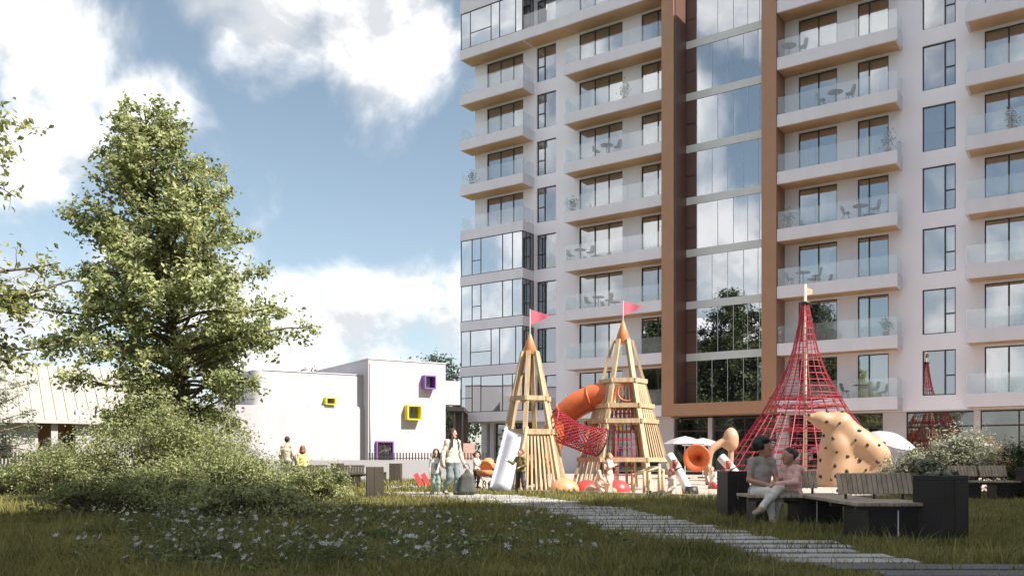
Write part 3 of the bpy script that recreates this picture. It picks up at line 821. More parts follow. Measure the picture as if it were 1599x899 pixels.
MB().tube([(.12, -.05, .02), (.12, -.05, 6.2)], .045, 8).build('downpipe', M_BAND, kg, True)
B('base_strip', M_BAND, kg, 0, 4.8, -.02, -.002, 0, .35)
lb = MB(); lb.box(-3.2, -.3, .56, .70, 3.70, 3.78); lb.build('terrace_rail', M_BAND, kg)

# plinth wall with pickets in front of it
pl = thing('plinth_fence', 'white low wall topped with short black pickets before the kindergarten', 'fence', (0, 38.2, 0))
p_ = MB(); p_.box(-12.2, -1.0, 0, .25, 0, .87); p_.build('plinth_wall', M_WHITE, pl)
p_ = MB(); p_.box(-6.3, -1.0, .10, .14, .93, .96); p_.build('rail', M_DARKMETAL, pl)
x = -6.28
while x < -1.0:
    B('picket', M_DARKMETAL, pl, x, x + .05, .095, .145, .872, 1.19); x += .135
# dark carport between the two buildings
cp = thing('carport', 'dark carport with slim posts between the white kindergarten and the apartment block', 'carport', (-3.45, 54.5, 0))
b = MB(); b.box(-.6, .45, 0, 5, 3.9, 4.15); b.build('roof', M_DARKMETAL, cp)
b = MB(); b.box(-.6, .45, 4.8, 5, 0, 3.9); b.build('back_wall', M_ROOMD, cp)
for x in (-.2, .3): B('post', M_DARKMETAL, cp, x, x + .1, .1, .2, 0, 3.9)
b = MB(); b.box(.25, 1.1, .8, 1.0, 0, 1.9); b.build('low_wall', pm('dusty_pink_wall', (.55, .36, .32), .8), cp)

# ------------------------------------------------------------------ house on the left
ho = thing('seam_roof_house', 'single storey house with pale standing seam roof and orange porch wall', 'house', (-23.6, 43.5, 0), R(33))
M_ROOFM = pm('pale_seam_metal', (.36, .34, .315), .5, .05, .6, metal=.1); M_OR = pm('orange_plaster', (.46, .24, .14), .8, .06, 1); M_HW = pm('house_plaster', (.42, .40, .41), .8, .05, 1)
b = MB(); b.box(-12, 0, 0, 9, 0, 2.75); b.build('wall', M_HW, ho)
b = MB(); b.box(0.002, 6, 1.6, 9, 0, 2.75); b.build('porch_wall', M_OR, ho)
def roof_slab(x0, x1, ye, ze, yr, zr, th=.14):
    m_ = MB(); m_.add([(x0, ye, ze), (x1, ye, ze), (x1, yr, zr), (x0, yr, zr), (x0, ye, ze + th), (x1, ye, ze + th), (x1, yr, zr + th), (x0, yr, zr + th)],
        [(0, 3, 2, 1), (4, 5, 6, 7), (0, 1, 5, 4), (1, 2, 6, 5), (2, 3, 7, 6), (3, 0, 4, 7)]); return m_
r1 = roof_slab(-12.5, 6.4, -.5, 2.72, 4.4, 5.9).build('roof', M_ROOFM, ho)
roof_slab(-12.5, 6.4, 9.5, 2.72, 4.41, 5.9).build('roof', M_ROOFM, ho)
x = -12.2
while x < 6.4:
    MB().beam((x, -.5, 2.89), (x, 4.38, 6.07), .035, .05).build('seam', M_ROOFM, r1); x += .52
b = MB(); b.box(-12.5, 6.4, -.62, -.5, 2.68, 2.86); b.build('gutter', M_HW, ho)
B('porch_post', M_HW, ho, .55, .85, -.3, 0, 0, 2.75); B('porch_post', M_HW, ho, 5.6, 5.9, -.3, 0, 0, 2.75)
for (x0, x1, z0, z1, y) in ((-1.7, -1.1, 1.0, 2.1, 0), (-5, -3.6, .9, 2.1, 0), (1.3, 3.1, .2, 2.2, 1.6)):
    m_ = MB(); t = .06
    m_.box(x0, x1, y - .06, y, z0, z0 + t); m_.box(x0, x1, y - .06, y, z1 - t, z1); m_.box(x0, x0 + t, y - .06, y, z0 + t, z1 - t); m_.box(x1 - t, x1, y - .06, y, z0 + t, z1 - t)
    if x1 - x0 > 1: m_.box((x0 + x1) / 2 - .04, (x0 + x1) / 2 + .04, y - .058, y - .002, z0 + t, z1 - t)
    wo = m_.build('window', M_FRAME, ho); B('pane', M_SHOP, wo, x0 + t, x1 - t, y - .04, y - .02, z0 + t, z1 - t)
fe = thing('picket_fence', 'dark brown picket fence before the seam roofed house', 'fence', (0, 38.5, 0))
for z in (.55, 1.0): B('rail', M_DARKMETAL, fe, -26, -17.6, .05, .09, z, z + .07)
x = -25.9
while x < -17.6:
    B('picket', M_PLANTER2, fe, x, x + .09, 0, .03, .1, 1.2 + random.uniform(-.01, .01)); x += .165

# ------------------------------------------------------------------ neighbours outside the frame (seen in the glass, and throwing the shade)
def block(name, label, loc, rz, wx, dy, h, mat, gable=0):
    o = thing(name, label, 'building', loc, rz)
    m_ = MB(); m_.box(0, wx, 0, dy, 0, h); m_.build('wall', mat, o)
    if gable:
        m_ = MB(); m_.add([(-.4, -.4, h), (wx + .4, -.4, h), (wx + .4, dy + .4, h), (-.4, dy + .4, h), (wx / 2, -.4, h + gable), (wx / 2, dy + .4, h + gable)],
            [(0, 1, 2, 3), (0, 4, 1), (3, 2, 5), (0, 3, 5, 4), (1, 4, 5, 2)]); m_.build('roof', M_BAND, o)
    nz_ = int(h // 3); nx_ = int(wx // 3.2)
    me = MB().box(-.7, .7, -.06, -.005, -.8, .8).mesh('window', M_SHOP)
    for i in range(nx_):
        for j in range(nz_): inst('window', me, o, ((i + .5) * wx / nx_, 0, 1.9 + j * 3.0))
    return o
dv = Vector((.922, .387)); st = Vector((14.5, -.7)) + dv * 42
block('neighbour_block', 'long apartment block behind the camera whose shadow lies over the near lawn', (st.x, st.y, 0), math.atan2(-.387, -.922), 53, 12, 30, pm('neighbour_plaster', (.55, .52, .5), .8, .05, .5))
block('gabled_block', 'grey gabled apartment block mirrored in the stairwell glass', (-38, 10, 0), R(63), 14, 12, 15, pm('grey_plaster', (.24, .24, .23), .8, .05, .5), 4)
# ------------------------------------------------------------------ playground: timber cone towers
def tower(name, label, loc, rz, Rb, ztop, zcap, rcap, rings, skirts, flagz, n=6, ztip=None):
    o = thing(name, label, 'play tower', loc, rz)
    def pt(i, z, off=0.0, f=0.0):
        a0 = 2 * math.pi * i / n; a1 = 2 * math.pi * (i + 1) / n
        r = rcap * .8 + (Rb - rcap * .8) * (1 - z / ztop) + off
        p = Vector((math.cos(a0), math.sin(a0), 0)) * (1 - f) + Vector((math.cos(a1), math.sin(a1), 0)) * f
        return Vector((p.x * r, p.y * r, z))
    for i in range(n):
        a = 2 * math.pi * i / n
        MB().beam(pt(i, 0), pt(i, zcap + .08), .125, .085, up=(math.cos(a), math.sin(a), 0)).build('post', M_WOOD, o)
    for z, h in rings:
        for i in range(n):
            p, q = pt(i, z, .07), pt(i + 1, z, .07)
            d = (q - p).normalized() * .04
            MB().beam(p - d, q + d, .05, h).build('ring_beam', M_WOOD, o)
    for z0, z1, secs, m_ in skirts:
        for i in secs:
            for j in range(1, m_):
                f = j / m_
                a = 2 * math.pi * (i + .5) / n
                MB().beam(pt(i, z0, .01, f), pt(i, z1, .01, f), .085 if m_ < 8 else .05, .035, up=(math.cos(a), math.sin(a), 0)).build('slat', M_WOOD, o)
    c = MB(); c.lathe([(0.0, ztip), (.03, ztip - .03), (rcap + .02, zcap), (rcap, zcap - .02), (0, zcap - .02)], 24); c.build('cone_cap', M_CONE, o, True)
    MB().tube([(0, 0, ztip - .1), (0, 0, flagz)], .016, 8).build('flagpole', M_WHITEP, o)
    cr = math.cos(-rz); sr = math.sin(-rz)
    fv = []; fs = []; k = 9
    for i in range(k):
        u = i / (k - 1); hh = .21 * (1 - u) + .012; wv = .04 * math.sin(u * 5) * u
        X = .02 + .52 * u
        for z in (flagz - .24 - hh - .03 * u + .05 * u, flagz - .24 + hh + .05 * u): fv.append((X * cr - wv * sr, X * sr + wv * cr, z))
    for i in range(k - 1): fs.append((2 * i, 2 * i + 2, 2 * i + 3, 2 * i + 1))
    f = MB().add(fv, fs).build('pennant', M_PINK, o); s = f.modifiers.new('t', 'SOLIDIFY'); s.thickness = .008
    return o
T1 = tower('play_tower', 'smaller timber cone tower with white slide, orange tip and pink pennant', (.52, 25.2, 0), R(18), 1.12, 4.25, 3.94, .22,
           [(1.70, .15), (2.66, .13)], [(.02, 1.66, (4, 5, 0), 8)], 5.25, ztip=4.56)
T2 = tower('play_tower', 'larger timber cone tower with four rings and orange ladder opening', (3.38, 26.6, 0), R(-6), 1.55, 4.85, 4.46, .24,
           [(.91, .13), (2.06, .13), (2.52, .13), (3.28, .13)], [(2.1, 3.25, (0, 1, 2, 3, 5), 7), (.95, 2.03, (0, 1, 2, 5), 8), (.03, .88, (3, 2, 1), 5)], 5.75, ztip=5.16)
b = MB(); b.prism([(1.02 * math.cos(i * math.pi / 3), 1.02 * math.sin(i * math.pi / 3)) for i in range(6)], .86, .92); b.build('platform', M_WOOD, T2)
b = MB(); b.prism([(.72 * math.cos(i * math.pi / 3), .72 * math.sin(i * math.pi / 3)) for i in range(6)], 2.0, 2.06); b.build('platform', M_WOOD, T2)
b = MB(); b.prism([(.62 * math.cos(i * math.pi / 3), .62 * math.sin(i * math.pi / 3)) for i in range(6)], 1.62, 1.68); b.build('platform', M_WOOD, T1)
# red ladder and rope net inside the larger tower
ld = MB()
for x in (-.24, .24): ld.tube([(x - .02, -1.25, .02), (x, -.62, 2.5)], .022, 6)
for i in range(9):
    z = .2 + .26 * i; f = z / 2.5; ld.tube([(-.24, -1.25 + .63 * f, z), (.24, -1.25 + .63 * f, z)], .018, 6)
ld.build('ladder', M_ROPE, T2)
nt_ = MB()
for x in np.linspace(-.5, .5, 9): nt_.tube([(x * 1.15, -.15, .95), (x * .8, -.1, 2.5)], .010, 4, cap=False)
for z in np.linspace(1.0, 2.45, 9): nt_.tube([(-.52, -.13, z), (.52, -.13, z)], .010, 4, cap=False)
nt_.build('rope_net', M_ROPE, T2)
rg = MB(); rg.tube([(.10 + .27 * math.cos(t), -.60 + .03 * math.sin(t), 2.92 + .27 * math.sin(t)) for t in np.linspace(0, 2 * math.pi, 28, endpoint=False)], .026, 8, closed=True)
rg.build('entry_ring', M_ORANGE, T2, True)

def smooth_path(P, n=48):
    P = [np.array(p, float) for p in P]; P = [2 * P[0] - P[1]] + P + [2 * P[-1] - P[-2]]
    out = []
    seg = len(P) - 3
    for i in range(n):
        u = i / (n - 1) * seg; k = min(int(u), seg - 1); t = u - k; a, b_, c, d = P[k:k + 4]
        out.append(.5 * ((2 * b_) + (-a + c) * t + (2 * a - 5 * b_ + 4 * c - d) * t * t + (-a + 3 * b_ - 3 * c + d) * t ** 3))
    return out
# orange tube slide between the towers
sl = thing('tube_slide', 'glossy orange tube slide arching from the larger tower down behind the smaller one', 'slide', (0, 0, 0))
sp = smooth_path([(3.05, 26.55, 2.86), (2.55, 26.75, 2.82), (1.95, 27.0, 2.55), (1.5, 27.2, 2.08), (1.22, 27.1, 1.5), (.95, 26.9, .95), (.55, 26.6, .55), (-.1, 26.5, .42)])
b = MB(); b.tube(sp, .40, 28, cap=False); o = b.build('tube', M_ORANGE, sl, True); s = o.modifiers.new('t', 'SOLIDIFY'); s.thickness = .025
for k in (8, 17, 26, 35, 47):
    d = (sp[min(k + 1, 47)] - sp[k - 1]); d /= np.linalg.norm(d)
    b = MB(); b.tube([sp[k] - d * .02, sp[k] + d * .02], .425, 28, cap=False); q = b.build('flange', M_ORANGE, sl, True); q.modifiers.new('t', 'SOLIDIFY').thickness = .03
for (x, y, z) in ((1.3, 27.15, 1.3), (.3, 26.55, .2)): MB().tube([(x, y, 0), (x, y, z)], .045, 8).build('support', M_DARKMETAL, sl)
# red net tunnel
tn = thing('net_tunnel', 'red rope net tunnel strung between the two timber towers', 'net tunnel', (0, 0, 0))
A_, B_ = np.array((1.15, 25.35, 1.98)), np.array((2.62, 25.75, 1.42)); ax_ = (B_ - A_); LL = np.linalg.norm(ax_); ax_ /= LL
e1 = np.cross(ax_, (0, 0, 1)); e1 /= np.linalg.norm(e1); e2 = np.cross(e1, ax_)
net = MB()
def tpt(s, a):
    r = .40 + .03 * math.cos(s * 6.28); sag = -.10 * math.sin(math.pi * s)
    return A_ + ax_ * LL * s + (e1 * math.cos(a) + e2 * math.sin(a)) * r + np.array((0, 0, sag))
for i in range(22):
    for sg in (1, -1): net.tube([tpt(s, 6.283 * i / 22 + sg * s * 3.4) for s in np.linspace(0, 1, 13)], .012, 4, cap=False)
net.build('rope_net', M_ROPE, tn)
for s in (0, 1): MB().tube([tpt(s, a) for a in np.linspace(0, 6.283, 24, endpoint=False)], .024, 6, closed=True).build('end_ring', M_BLACK if s else M_ROPE, tn, True)

# wide white slide on the smaller tower, with a knotted rope on its edge
ws = thing('sheet_slide', 'wide pale slide on the left side of the smaller tower', 'slide', (0, 0, 0))
top_l, top_r = Vector((-.16, 24.86, 1.76)), Vector((.42, 24.46, 1.76)); bot_l, bot_r = Vector((-.60, 24.0, .06)), Vector((.06, 23.7, .06))
rows = 9; vs = []; fs = []
for i in range(rows):
    t = i / (rows - 1); zz = 1.76 * (1 - t) + .06 * t - .22 * math.sin(math.pi * t) * .25
    for q0, q1 in ((top_l, bot_l), (top_r, bot_r)):
        p = q0.lerp(q1, t); vs.append((p.x, p.y, zz))
for i in range(rows - 1): fs.append((2 * i, 2 * i + 1, 2 * i + 3, 2 * i + 2))
q = MB().add(vs, fs).build('chute', M_STEEL, ws, True); q.modifiers.new('t', 'SOLIDIFY').thickness = .03
for k in (0, 1):
    b = MB(); b.tube([Vector(vs[2 * i + k]) + Vector((0, 0, .07)) for i in range(rows)], .05, 8); b.build('side_rim', M_STEEL if k == 0 else M_WOOD, ws, True)
for i in range(rows - 1):
    p = Vector(vs[2 * i]).lerp(Vector(vs[2 * i + 2]), .5) + Vector((-.06, -.02, .1)); inst('grip', MB().lathe([(0, -.04), (.04, -.02), (.04, .02), (0, .04)], 8).mesh('grip', M_BLACK, True), ws, p)

# half buried domes, boulders
def dome(label, p, r, mat, sq=.85):
    b = MB(); prof = [(r * math.cos(t), r * sq * math.sin(t)) for t in np.linspace(-.12, math.pi / 2, 14)]
    b.lathe(prof, 32); o = b.build('play_dome', mat, None, True, p); return tag(o, label, 'play dome', 'bouncing domes on the sand')
M_OD = pm('peach_dome_rubber', (.56, .28, .15), .35, .05, 2)
dome('peach orange dome at the right foot of the smaller tower', (1.46, 24.5, .03), .43, M_OD)
dome('red dome on the left foot of the larger tower', (2.15, 25.0, .03), .36, M_RED)
dome('red dome in front of the larger tower, right of the standing girl', (2.98, 24.7, .03), .37, M_RED)
rngp = random.Random(5)
for i, (x, y, r, lab) in enumerate([(2.15, 24.1, .17, 'round pale boulder between the two red domes, left one'), (2.5, 24.0, .2, 'pale boulder at the kneeling child'), (2.78, 24.15, .13, 'small pale boulder by the standing girl')]):
    prims = [ell((rngp.uniform(-.3, .3) * r, rngp.uniform(-.3, .3) * r, r * .35), (r * rngp.uniform(.7, 1), r * .8, r * rngp.uniform(.5, .7))) for _ in range(3)]
    tag(inst('boulder', sdf_mesh('boulder', prims, r / 7, r * .4, M_SANDP), None, (x, y, 0)), lab, 'boulder', 'pale boulders on the sand')

# ------------------------------------------------------------------ red net pyramid
M_MAST = pm('pale_mast', (.58, .46, .40), .4, .04, 2)
np_ = thing('net_pyramid', 'tall red rope climbing pyramid on a pale mast with a small flag', 'climbing net', (11.75, 35, 0))
MB().tube([(0, 0, 0), (0, 0, 7.9)], [.075, .06], 14).build('mast', M_MAST, np_, True)
PZ = [7.15, 6.2, 5.2, 4.3, 3.39, 2.7, 1.9, 1.0, 0.05]; PR = [.13, .28, .50, .82, 1.32, 1.72, 2.28, 2.95, 3.6]
def prr(z): return float(np.interp(-z, [-z_ for z_ in PZ], PR))
nm = MB(); NA = 18
zs = np.linspace(7.15, .05, 24)
for i in range(NA):
    a = 6.283 * i / NA
    nm.tube([(prr(z) * math.cos(a), prr(z) * math.sin(a), z) for z in zs], .021, 5, cap=False)
z = 6.9
while z > .3:
    r = prr(z); nm.tube([(r * math.cos(6.283 * i / NA), r * math.sin(6.283 * i / NA), z - .0) for i in range(NA)], .017, 4, closed=True); z -= .26
for i in range(NA * 2):
    a = 6.283 * i / (NA * 2)
    z_ = 3.3; nm.tube([(prr(2.6) * 1.02 * math.cos(a), prr(2.6) * 1.02 * math.sin(a), 2.6), (prr(.05) * math.cos(a), prr(.05) * math.sin(a), .05)], .014, 4, cap=False)
nm.build('rope_net', M_ROPE, np_)
dk = MB()
for z, rr in ((3.39, 1.4), (3.05, 1.55)):
    for i in range(28): a = 6.283 * i / 28; dk.tube([(.12 * math.cos(a), .12 * math.sin(a), z - .15), (rr * math.cos(a), rr * math.sin(a), z)], .013, 4, cap=False)
    for r in np.linspace(.3, rr, 6): dk.tube([(r * math.cos(a), r * math.sin(a), z - .15 * (1 - r / rr)) for a in np.linspace(0, 6.283, 24, endpoint=False)], .014, 4, closed=True)
for z in (1.2, 2.1):
    rr = prr(z)
    for i in range(14): a = 6.283 * i / 14; dk.tube([(.12 * math.cos(a), .12 * math.sin(a), z + .1), (rr * math.cos(a), rr * math.sin(a), z)], .017, 4, cap=False)
    for r in (.8, 1.6): dk.tube([(r * math.cos(a), r * math.sin(a), z) for a in np.linspace(0, 6.283, 24, endpoint=False)], .016, 4, closed=True)
dk.build('net_floor', M_ROPE, np_)
M = MB(); M.lathe([(0, 7.24), (.2, 7.2), (.2, 7.1), (0, 7.08)], 16); M.build('mast_collar', M_BLACK, np_, True)
f = MB().add([(.03, 0, 7.78), (.30, .03, 7.70), (.28, .02, 7.52), (.03, 0, 7.48)], [(0, 1, 2, 3)]).build('flag', pm('peach_flag', (.8, .5, .3), .6, .05, 3, trans=.2), np_); f.modifiers.new('t', 'SOLIDIFY').thickness = .01

# ------------------------------------------------------------------ climbing boulder
cb = thing('climbing_sculpture', 'smooth beige climbing sculpture with dark holds before the net pyramid', 'climbing rock', (11.27, 29, 0))
prims = [cap((-1.36, 0, 2.30), (-1.0, 0, 2.22), .13, .25), cap((-1.0, 0, 2.22), (-.38, .0, 2.12), .25, .36), cap((-.55, 0, 2.0), (-.48, .05, 1.3), .36, .50), cap((-.48, .05, 1.3), (-.42, .1, .1), .50, .62),
         cap((-.35, 0, 2.1), (.02, .05, 1.6), .32, .42), cap((.25, -.15, 1.42), (.72, -.1, 1.0), .44, .46), cap((.72, -.1, 1.0), (.92, 0, .1), .46, .48), cap((-.1, .0, 1.80), (.5, -.02, 1.25), .36, .48), cap((-.2, .2, .6), (.6, .2, .5), .62, .6), cap((-.05, .15, 1.35), (.25, .15, .5), .50, .6), cap((-.62, .1, .9), (-.6, .1, .05), .42, .5)]
body = inst('rock_body', sdf_mesh('rock_body', prims, .045, .20, M_BEIGE, cuts=[((0, 0, -1), 0.0)]), cb)
me = body.data; n_ = len(me.vertices); co = np.zeros(n_ * 3); no = np.zeros(n_ * 3); me.vertices.foreach_get('co', co); me.vertices.foreach_get('normal', no)
co = co.reshape(-1, 3); no = no.reshape(-1, 3)
cand = np.where((no[:, 1] < -.12) & (co[:, 2] > .15))[0]; RNG.shuffle(cand); pick = []
for i in cand:
    if all(np.linalg.norm(co[i] - co[j]) > .36 for j in pick): pick.append(i)
    if len(pick) > 32: break
hm = [MB().lathe([(.068 * s1, 0), (.06 * s1, .025), (.028, .05), (.015, .04), (0, .035)], 9).mesh('hold', M_BLACK, True) for s1 in (.75, 1.0, 1.15)]
for j, i in enumerate(pick):
    q = Vector(no[i]).to_track_quat('Z', 'Y'); o = inst('hold', hm[j % 3], cb, co[i] + no[i] * .0); o.rotation_euler = (q @ Matrix.Rotation(j * 1.3, 3, 'Z').to_quaternion()).to_euler(); o.scale = (1, .75, 1)

# ------------------------------------------------------------------ smaller play sculptures
fn = thing('play_horn', 'orange play horn with wide bell facing the lawn', 'play sculpture', (6.42, 30.2, 0))
Mx = Matrix.Translation((0, 0, .96)) @ Matrix.Rotation(R(-22), 4, 'Z') @ Matrix.Rotation(R(90), 4, 'X')
b = MB(); b.lathe([(.10, -.55), (.11, -.3), (.16, -.1), (.28, .08), (.44, .18), (.47, .20), (.44, .215), (.26, .12), (.12, -.05), (.05, -.25), (0, -.3)], 32, Mx); b.build('bell', M_ORANGE, fn, True)
MB().tube(smooth_path([(.0, .5, .96), (.25, .75, .9), (.55, .7, .6), (.6, .6, 0)], 20), .10, 12).build('stem', M_SANDP, fn, True)
wm = thing('play_arch', 'peach arch sculpture with a rounded head beside the orange horn', 'play sculpture', (7.35, 31, 0))
b = MB(); b.tube(smooth_path([(-.35, 0, 0), (-.40, 0, .7), (-.3, 0, 1.2), (.0, 0, 1.45), (.25, 0, 1.6)], 24), .13, 14); b.build('arch', M_SANDP, wm, True)
b = MB(); b.tube(smooth_path([(.42, 0, 1.3), (.40, 0, .8), (.3, 0, .45)], 12), [.1] * 12, 12); b.build('chin', M_SANDP, wm, True)
inst('head', sdf_mesh('head', [ell((.42, 0, 1.62), (.27, .26, .42)), cap((.1, 0, 1.5), (.42, 0, 1.45), .13, .2)], .03, .12, M_SANDP), wm)
def wtube(label, base, top, r, foot):
    o = thing('play_tube', label, 'play sculpture', base, 0, 'leaning white play tubes')
    v = Vector(top) - Vector(base); mid = v * .55 + Vector((-.02, 0, .08))
    MB().tube(smooth_path([v * .12, mid, v], 14), [r] * 14, 16).build('tube', M_WHITEP, o, True)
    b = MB(); d = v.normalized()
    if foot: b.lathe([(0, 0), (r * 1.35, 0), (r * 1.5, .1), (r * 1.25, .24), (0, .24)], 18); b.build('foot', M_BLACK, o, True)
    b = MB(); b.tube([mid - d * .02, mid + d * .02], r + .006, 18); b.build('dark_band', M_DARKMETAL, o, True)
    b = MB(); b.tube([v * .78 + Vector((0, -r - .02, -.1)), v * .78 + Vector((0, -r - .04, .12))], .07, 12); b.build('red_knob', M_RED, o, True)
wtube('leaning white tube with black foot at the edge of the sand', (4.42, 21.5, .02), (3.98, 22.1, 1.02), .115, True)
wtube('white leaning tube behind the charcoal planter at the left end of the bench', (6.15, 22.6, .02), (5.55, 23.2, .98), .12, True)
# timber balance frame
bf = thing('balance_frame', 'little frame of peeled timber posts and rails before the larger tower', 'play frame', (0, 0, 0))
posts = [(3.42, 22.6, .62), (3.62, 23.2, .75), (3.82, 22.7, .80), (4.02, 23.3, .66), (3.25, 23.4, .55)]
for x, y, h in posts: MB().tube([(x, y, 0), (x + .01, y, h)], [.045, .04], 10).build('post', M_WOOD, bf, True)
for a, b_ in ((0, 2), (2, 3), (1, 2), (4, 1), (0, 4)):
    p, q = posts[a], posts[b_]; MB().tube([(p[0], p[1], p[2] * .93), (q[0], q[1], q[2] * .9)], .03, 8).build('rail', M_WOOD, bf, True)
rb = thing('seesaw_board', 'pair of red boards leaning together on the lawn near the kindergarten fence', 'play board', (-2.95, 29.2, 0))
for x in (-.16, .08): MB().beam((x - .12, 0, .43), (x + .12, -.1, .02), .16, .03, up=(0, -1, .2)).build('board', M_RED, rb)
# little sand toys
for i, (x, y, m_, lab) in enumerate([(6.25, 26.9, M_RED, 'red sand bucket beside the crouching child'), (6.9, 27.4, M_SANDP, 'peach sand bucket right of the crouching child'), (4.5, 22.6, M_RED, 'red sand bucket behind the sitting child')]):
    o = thing('sand_bucket', lab, 'bucket', (x, y, .004), 0, 'sand buckets'); b = MB(); b.lathe([(0, 0), (.09, 0), (.12, .2), (.11, .2), (.085, .02), (0, .02)], 14); b.build('pail', m_, o, True)
    MB().tube([(.115 * math.cos(t), 0, .19 + .1 * math.sin(t)) for t in np.linspace(0, math.pi, 9)], .007, 5).build('handle', M_WHITEP, o)

# ------------------------------------------------------------------ parasols on the terrace
M_PAR = pm('white_canvas', (.42, .41, .44), .8, .03, 2, trans=.15)
def parasol(label, p, r, zt, tilt=0, az=0):
    o = thing('parasol', label, 'parasol', p, az, 'terrace parasols')
    MB().tube([(0, 0, 0), (0, 0, zt - .1)], .025, 8).build('pole', M_WHITEP, o)
    M = MB(); M.lathe([(0, 0), (.25, 0), (.25, .06), (0, .06)], 16); M.build('base', M_DARKMETAL, o)
    Mt = Matrix.Translation((0, 0, zt)) @ Matrix.Rotation(R(tilt), 4, 'X')
    c = MB(); n = 8; rows = [(0, 0), (.35, -.08), (.7, -.2), (1.0, -.36)]; vs = []; fs = []
    for rr, z in rows:
        for j in range(n * 2):
            a = math.pi * j / n; k = 1 if j % 2 == 0 else .93; vs.append(Mt @ Vector((rr * r * k * math.cos(a), rr * r * k * math.sin(a), z * r * (1 if j % 2 == 0 else 1.05))))
    for i in range(3):
        for j in range(2 * n): j2 = (j + 1) % (2 * n); fs.append((i * 2 * n + j, i * 2 * n + j2, (i + 1) * 2 * n + j2, (i + 1) * 2 * n + j))
    k = c.add(vs, fs).build('canopy', M_PAR, o); k.modifiers.new('t', 'SOLIDIFY').thickness = .015
    for j in range(n):
        a = 2 * math.pi * j / n; MB().tube([Mt @ Vector((0, 0, -.03)), Mt @ Vector((r * .98 * math.cos(a), r * .98 * math.sin(a), -.36 * r - .01))], .008, 4).build('rib', M_DARKMETAL, o)
def gp(x, Y): return (px(x, 715, Y).x, Y, .004)
parasol('pale parasol behind the orange horn, left of the pair', gp(1070, 40), 1.0, 1.95)
parasol('pale parasol behind the orange horn, right of the pair', gp(1098, 41.5), 1.0, 1.9)
parasol('tilted white parasol just right of the climbing sculpture', gp(1396, 35), .95, 1.95, 24, .5)
parasol('wide white parasol behind the planter shrubs at far right', gp(1503, 33), 1.05, 1.8)

# ------------------------------------------------------------------ planters and benches
def planter(label, x, y, rz, w=.55, d=.55, h=.745, mat=M_PLANTER, group='square planters', cat='planter'):
    o = thing('planter', label, cat, (x, y, 0), rz, group)
    b = MB(); t = .035; hw, hd = w / 2, d / 2
    b.box(-hw, hw, -hd, hd, 0, h - .06); b.box(-hw, hw, -hd, -hd + t, h - .06, h); b.box(-hw, hw, hd - t, hd, h - .06, h); b.box(-hw, -hw + t, -hd + t, hd - t, h - .06, h); b.box(hw - t, hw, -hd + t, hd - t, h - .06, h)
    b.build('box', mat, o, bevel=.006)
    b = MB(); b.box(-hw + t, hw - t, -hd + t, hd - t, h - .058, h - .03); b.build('soil', pm('soil', (.05, .035, .025), .95, .3, 20, .8, 30), o)
    b = MB(); b.box(-hw * .1, -hw * .1 + .012, -hd - .004, -hd, .02, h - .02); b.build('joint_strip', M_DARKMETAL, o)
    return o
def backrest(o, p, q, z0, z1, n, mat, lean=.10, nrm=(0, 1, 0)):
    p = Vector(p); q = Vector(q); nv = Vector(nrm)
    for i in range(n):
        a = p.lerp(q, (i + .5) / n); w = (q - p).length / n * .86
        MB().beam((a.x, a.y, z0), (a.x + nv.x * lean, a.y + nv.y * lean, z1), w, .028, up=-nv).build('back_slat', mat, o, bevel=.004)
    for f in (.12, .5, .88):
        a = p.lerp(q, f); MB().tube([(a.x, a.y + .05, z0 - .09), (a.x, a.y + .05, z0 + .05)], .018, 6).build('back_bracket', M_DARKMETAL, o)
    for z in (z0 + .04, z1 - .04):
        k = lean * (z - z0) / (z1 - z0); MB().beam(p + nv * (k + .035) + Vector((0, 0, z)), q + nv * (k + .035) + Vector((0, 0, z)), .03, .04).build('back_rail', M_DARKMETAL, o)
bn = thing('corner_bench', 'long slatted timber bench on black blocks beside the path', 'bench', (0, 0, 0))
def slat_seat(o, x0, x1, y0, y1, z, mat, pitch=.085):
    x = x0
    while x < x1 - .02: B('seat_slat', mat, o, x, min(x + pitch - .012, x1), y0, y1, z - .04, z, bevel=.004); x += pitch
    for y in (y0 + .06, y1 - .1): B('seat_bearer', M_DARKMETAL, o, x0, x1, y, y + .04, z - .085, z - .042)
slat_seat(bn, 3.30, 4.72, 12.15, 12.85, .44, M_SLAT); slat_seat(bn, 3.96, 4.84, 10.0, 10.95, .44, M_SLAT)
x = 3.98
for i in range(10): B('seat_slat', M_SLAT, bn, 4.02 + i * .004, 4.62 + i * .004, 10.97 + i * .117, 10.97 + i * .117 + .1, .398, .438, bevel=.004)
for (x0, x1, y0, y1) in ((3.42, 3.72, 12.25, 12.75), (4.02, 4.62, 12.2, 12.75), (4.10, 4.78, 10.06, 10.8)): B('base_block', M_PLANTER, bn, x0, x1, y0, y1, 0, .355, bevel=.006)
for xx in (4.25, ): B('steel_strip', M_STEEL, bn, xx, xx + .012, 12.19, 12.2, 0, .35)
B('steel_strip', M_STEEL, bn, 4.44, 4.452, 10.05, 10.06, 0, .35)
backrest(bn, (3.90, 12.62, 0), (4.42, 12.62, 0), .52, .76, 8, M_SLAT); backrest(bn, (4.10, 10.98, 0), (5.05, 10.98, 0), .50, .76, 15, M_SLAT)
planter('charcoal planter at the left end of the bench beside the seated woman', 3.53, 13.95, R(6), .36, .5)
PL = planter('large charcoal planter at the right end of the bench', 4.93, 10.05, R(28), .44, .40, .755)
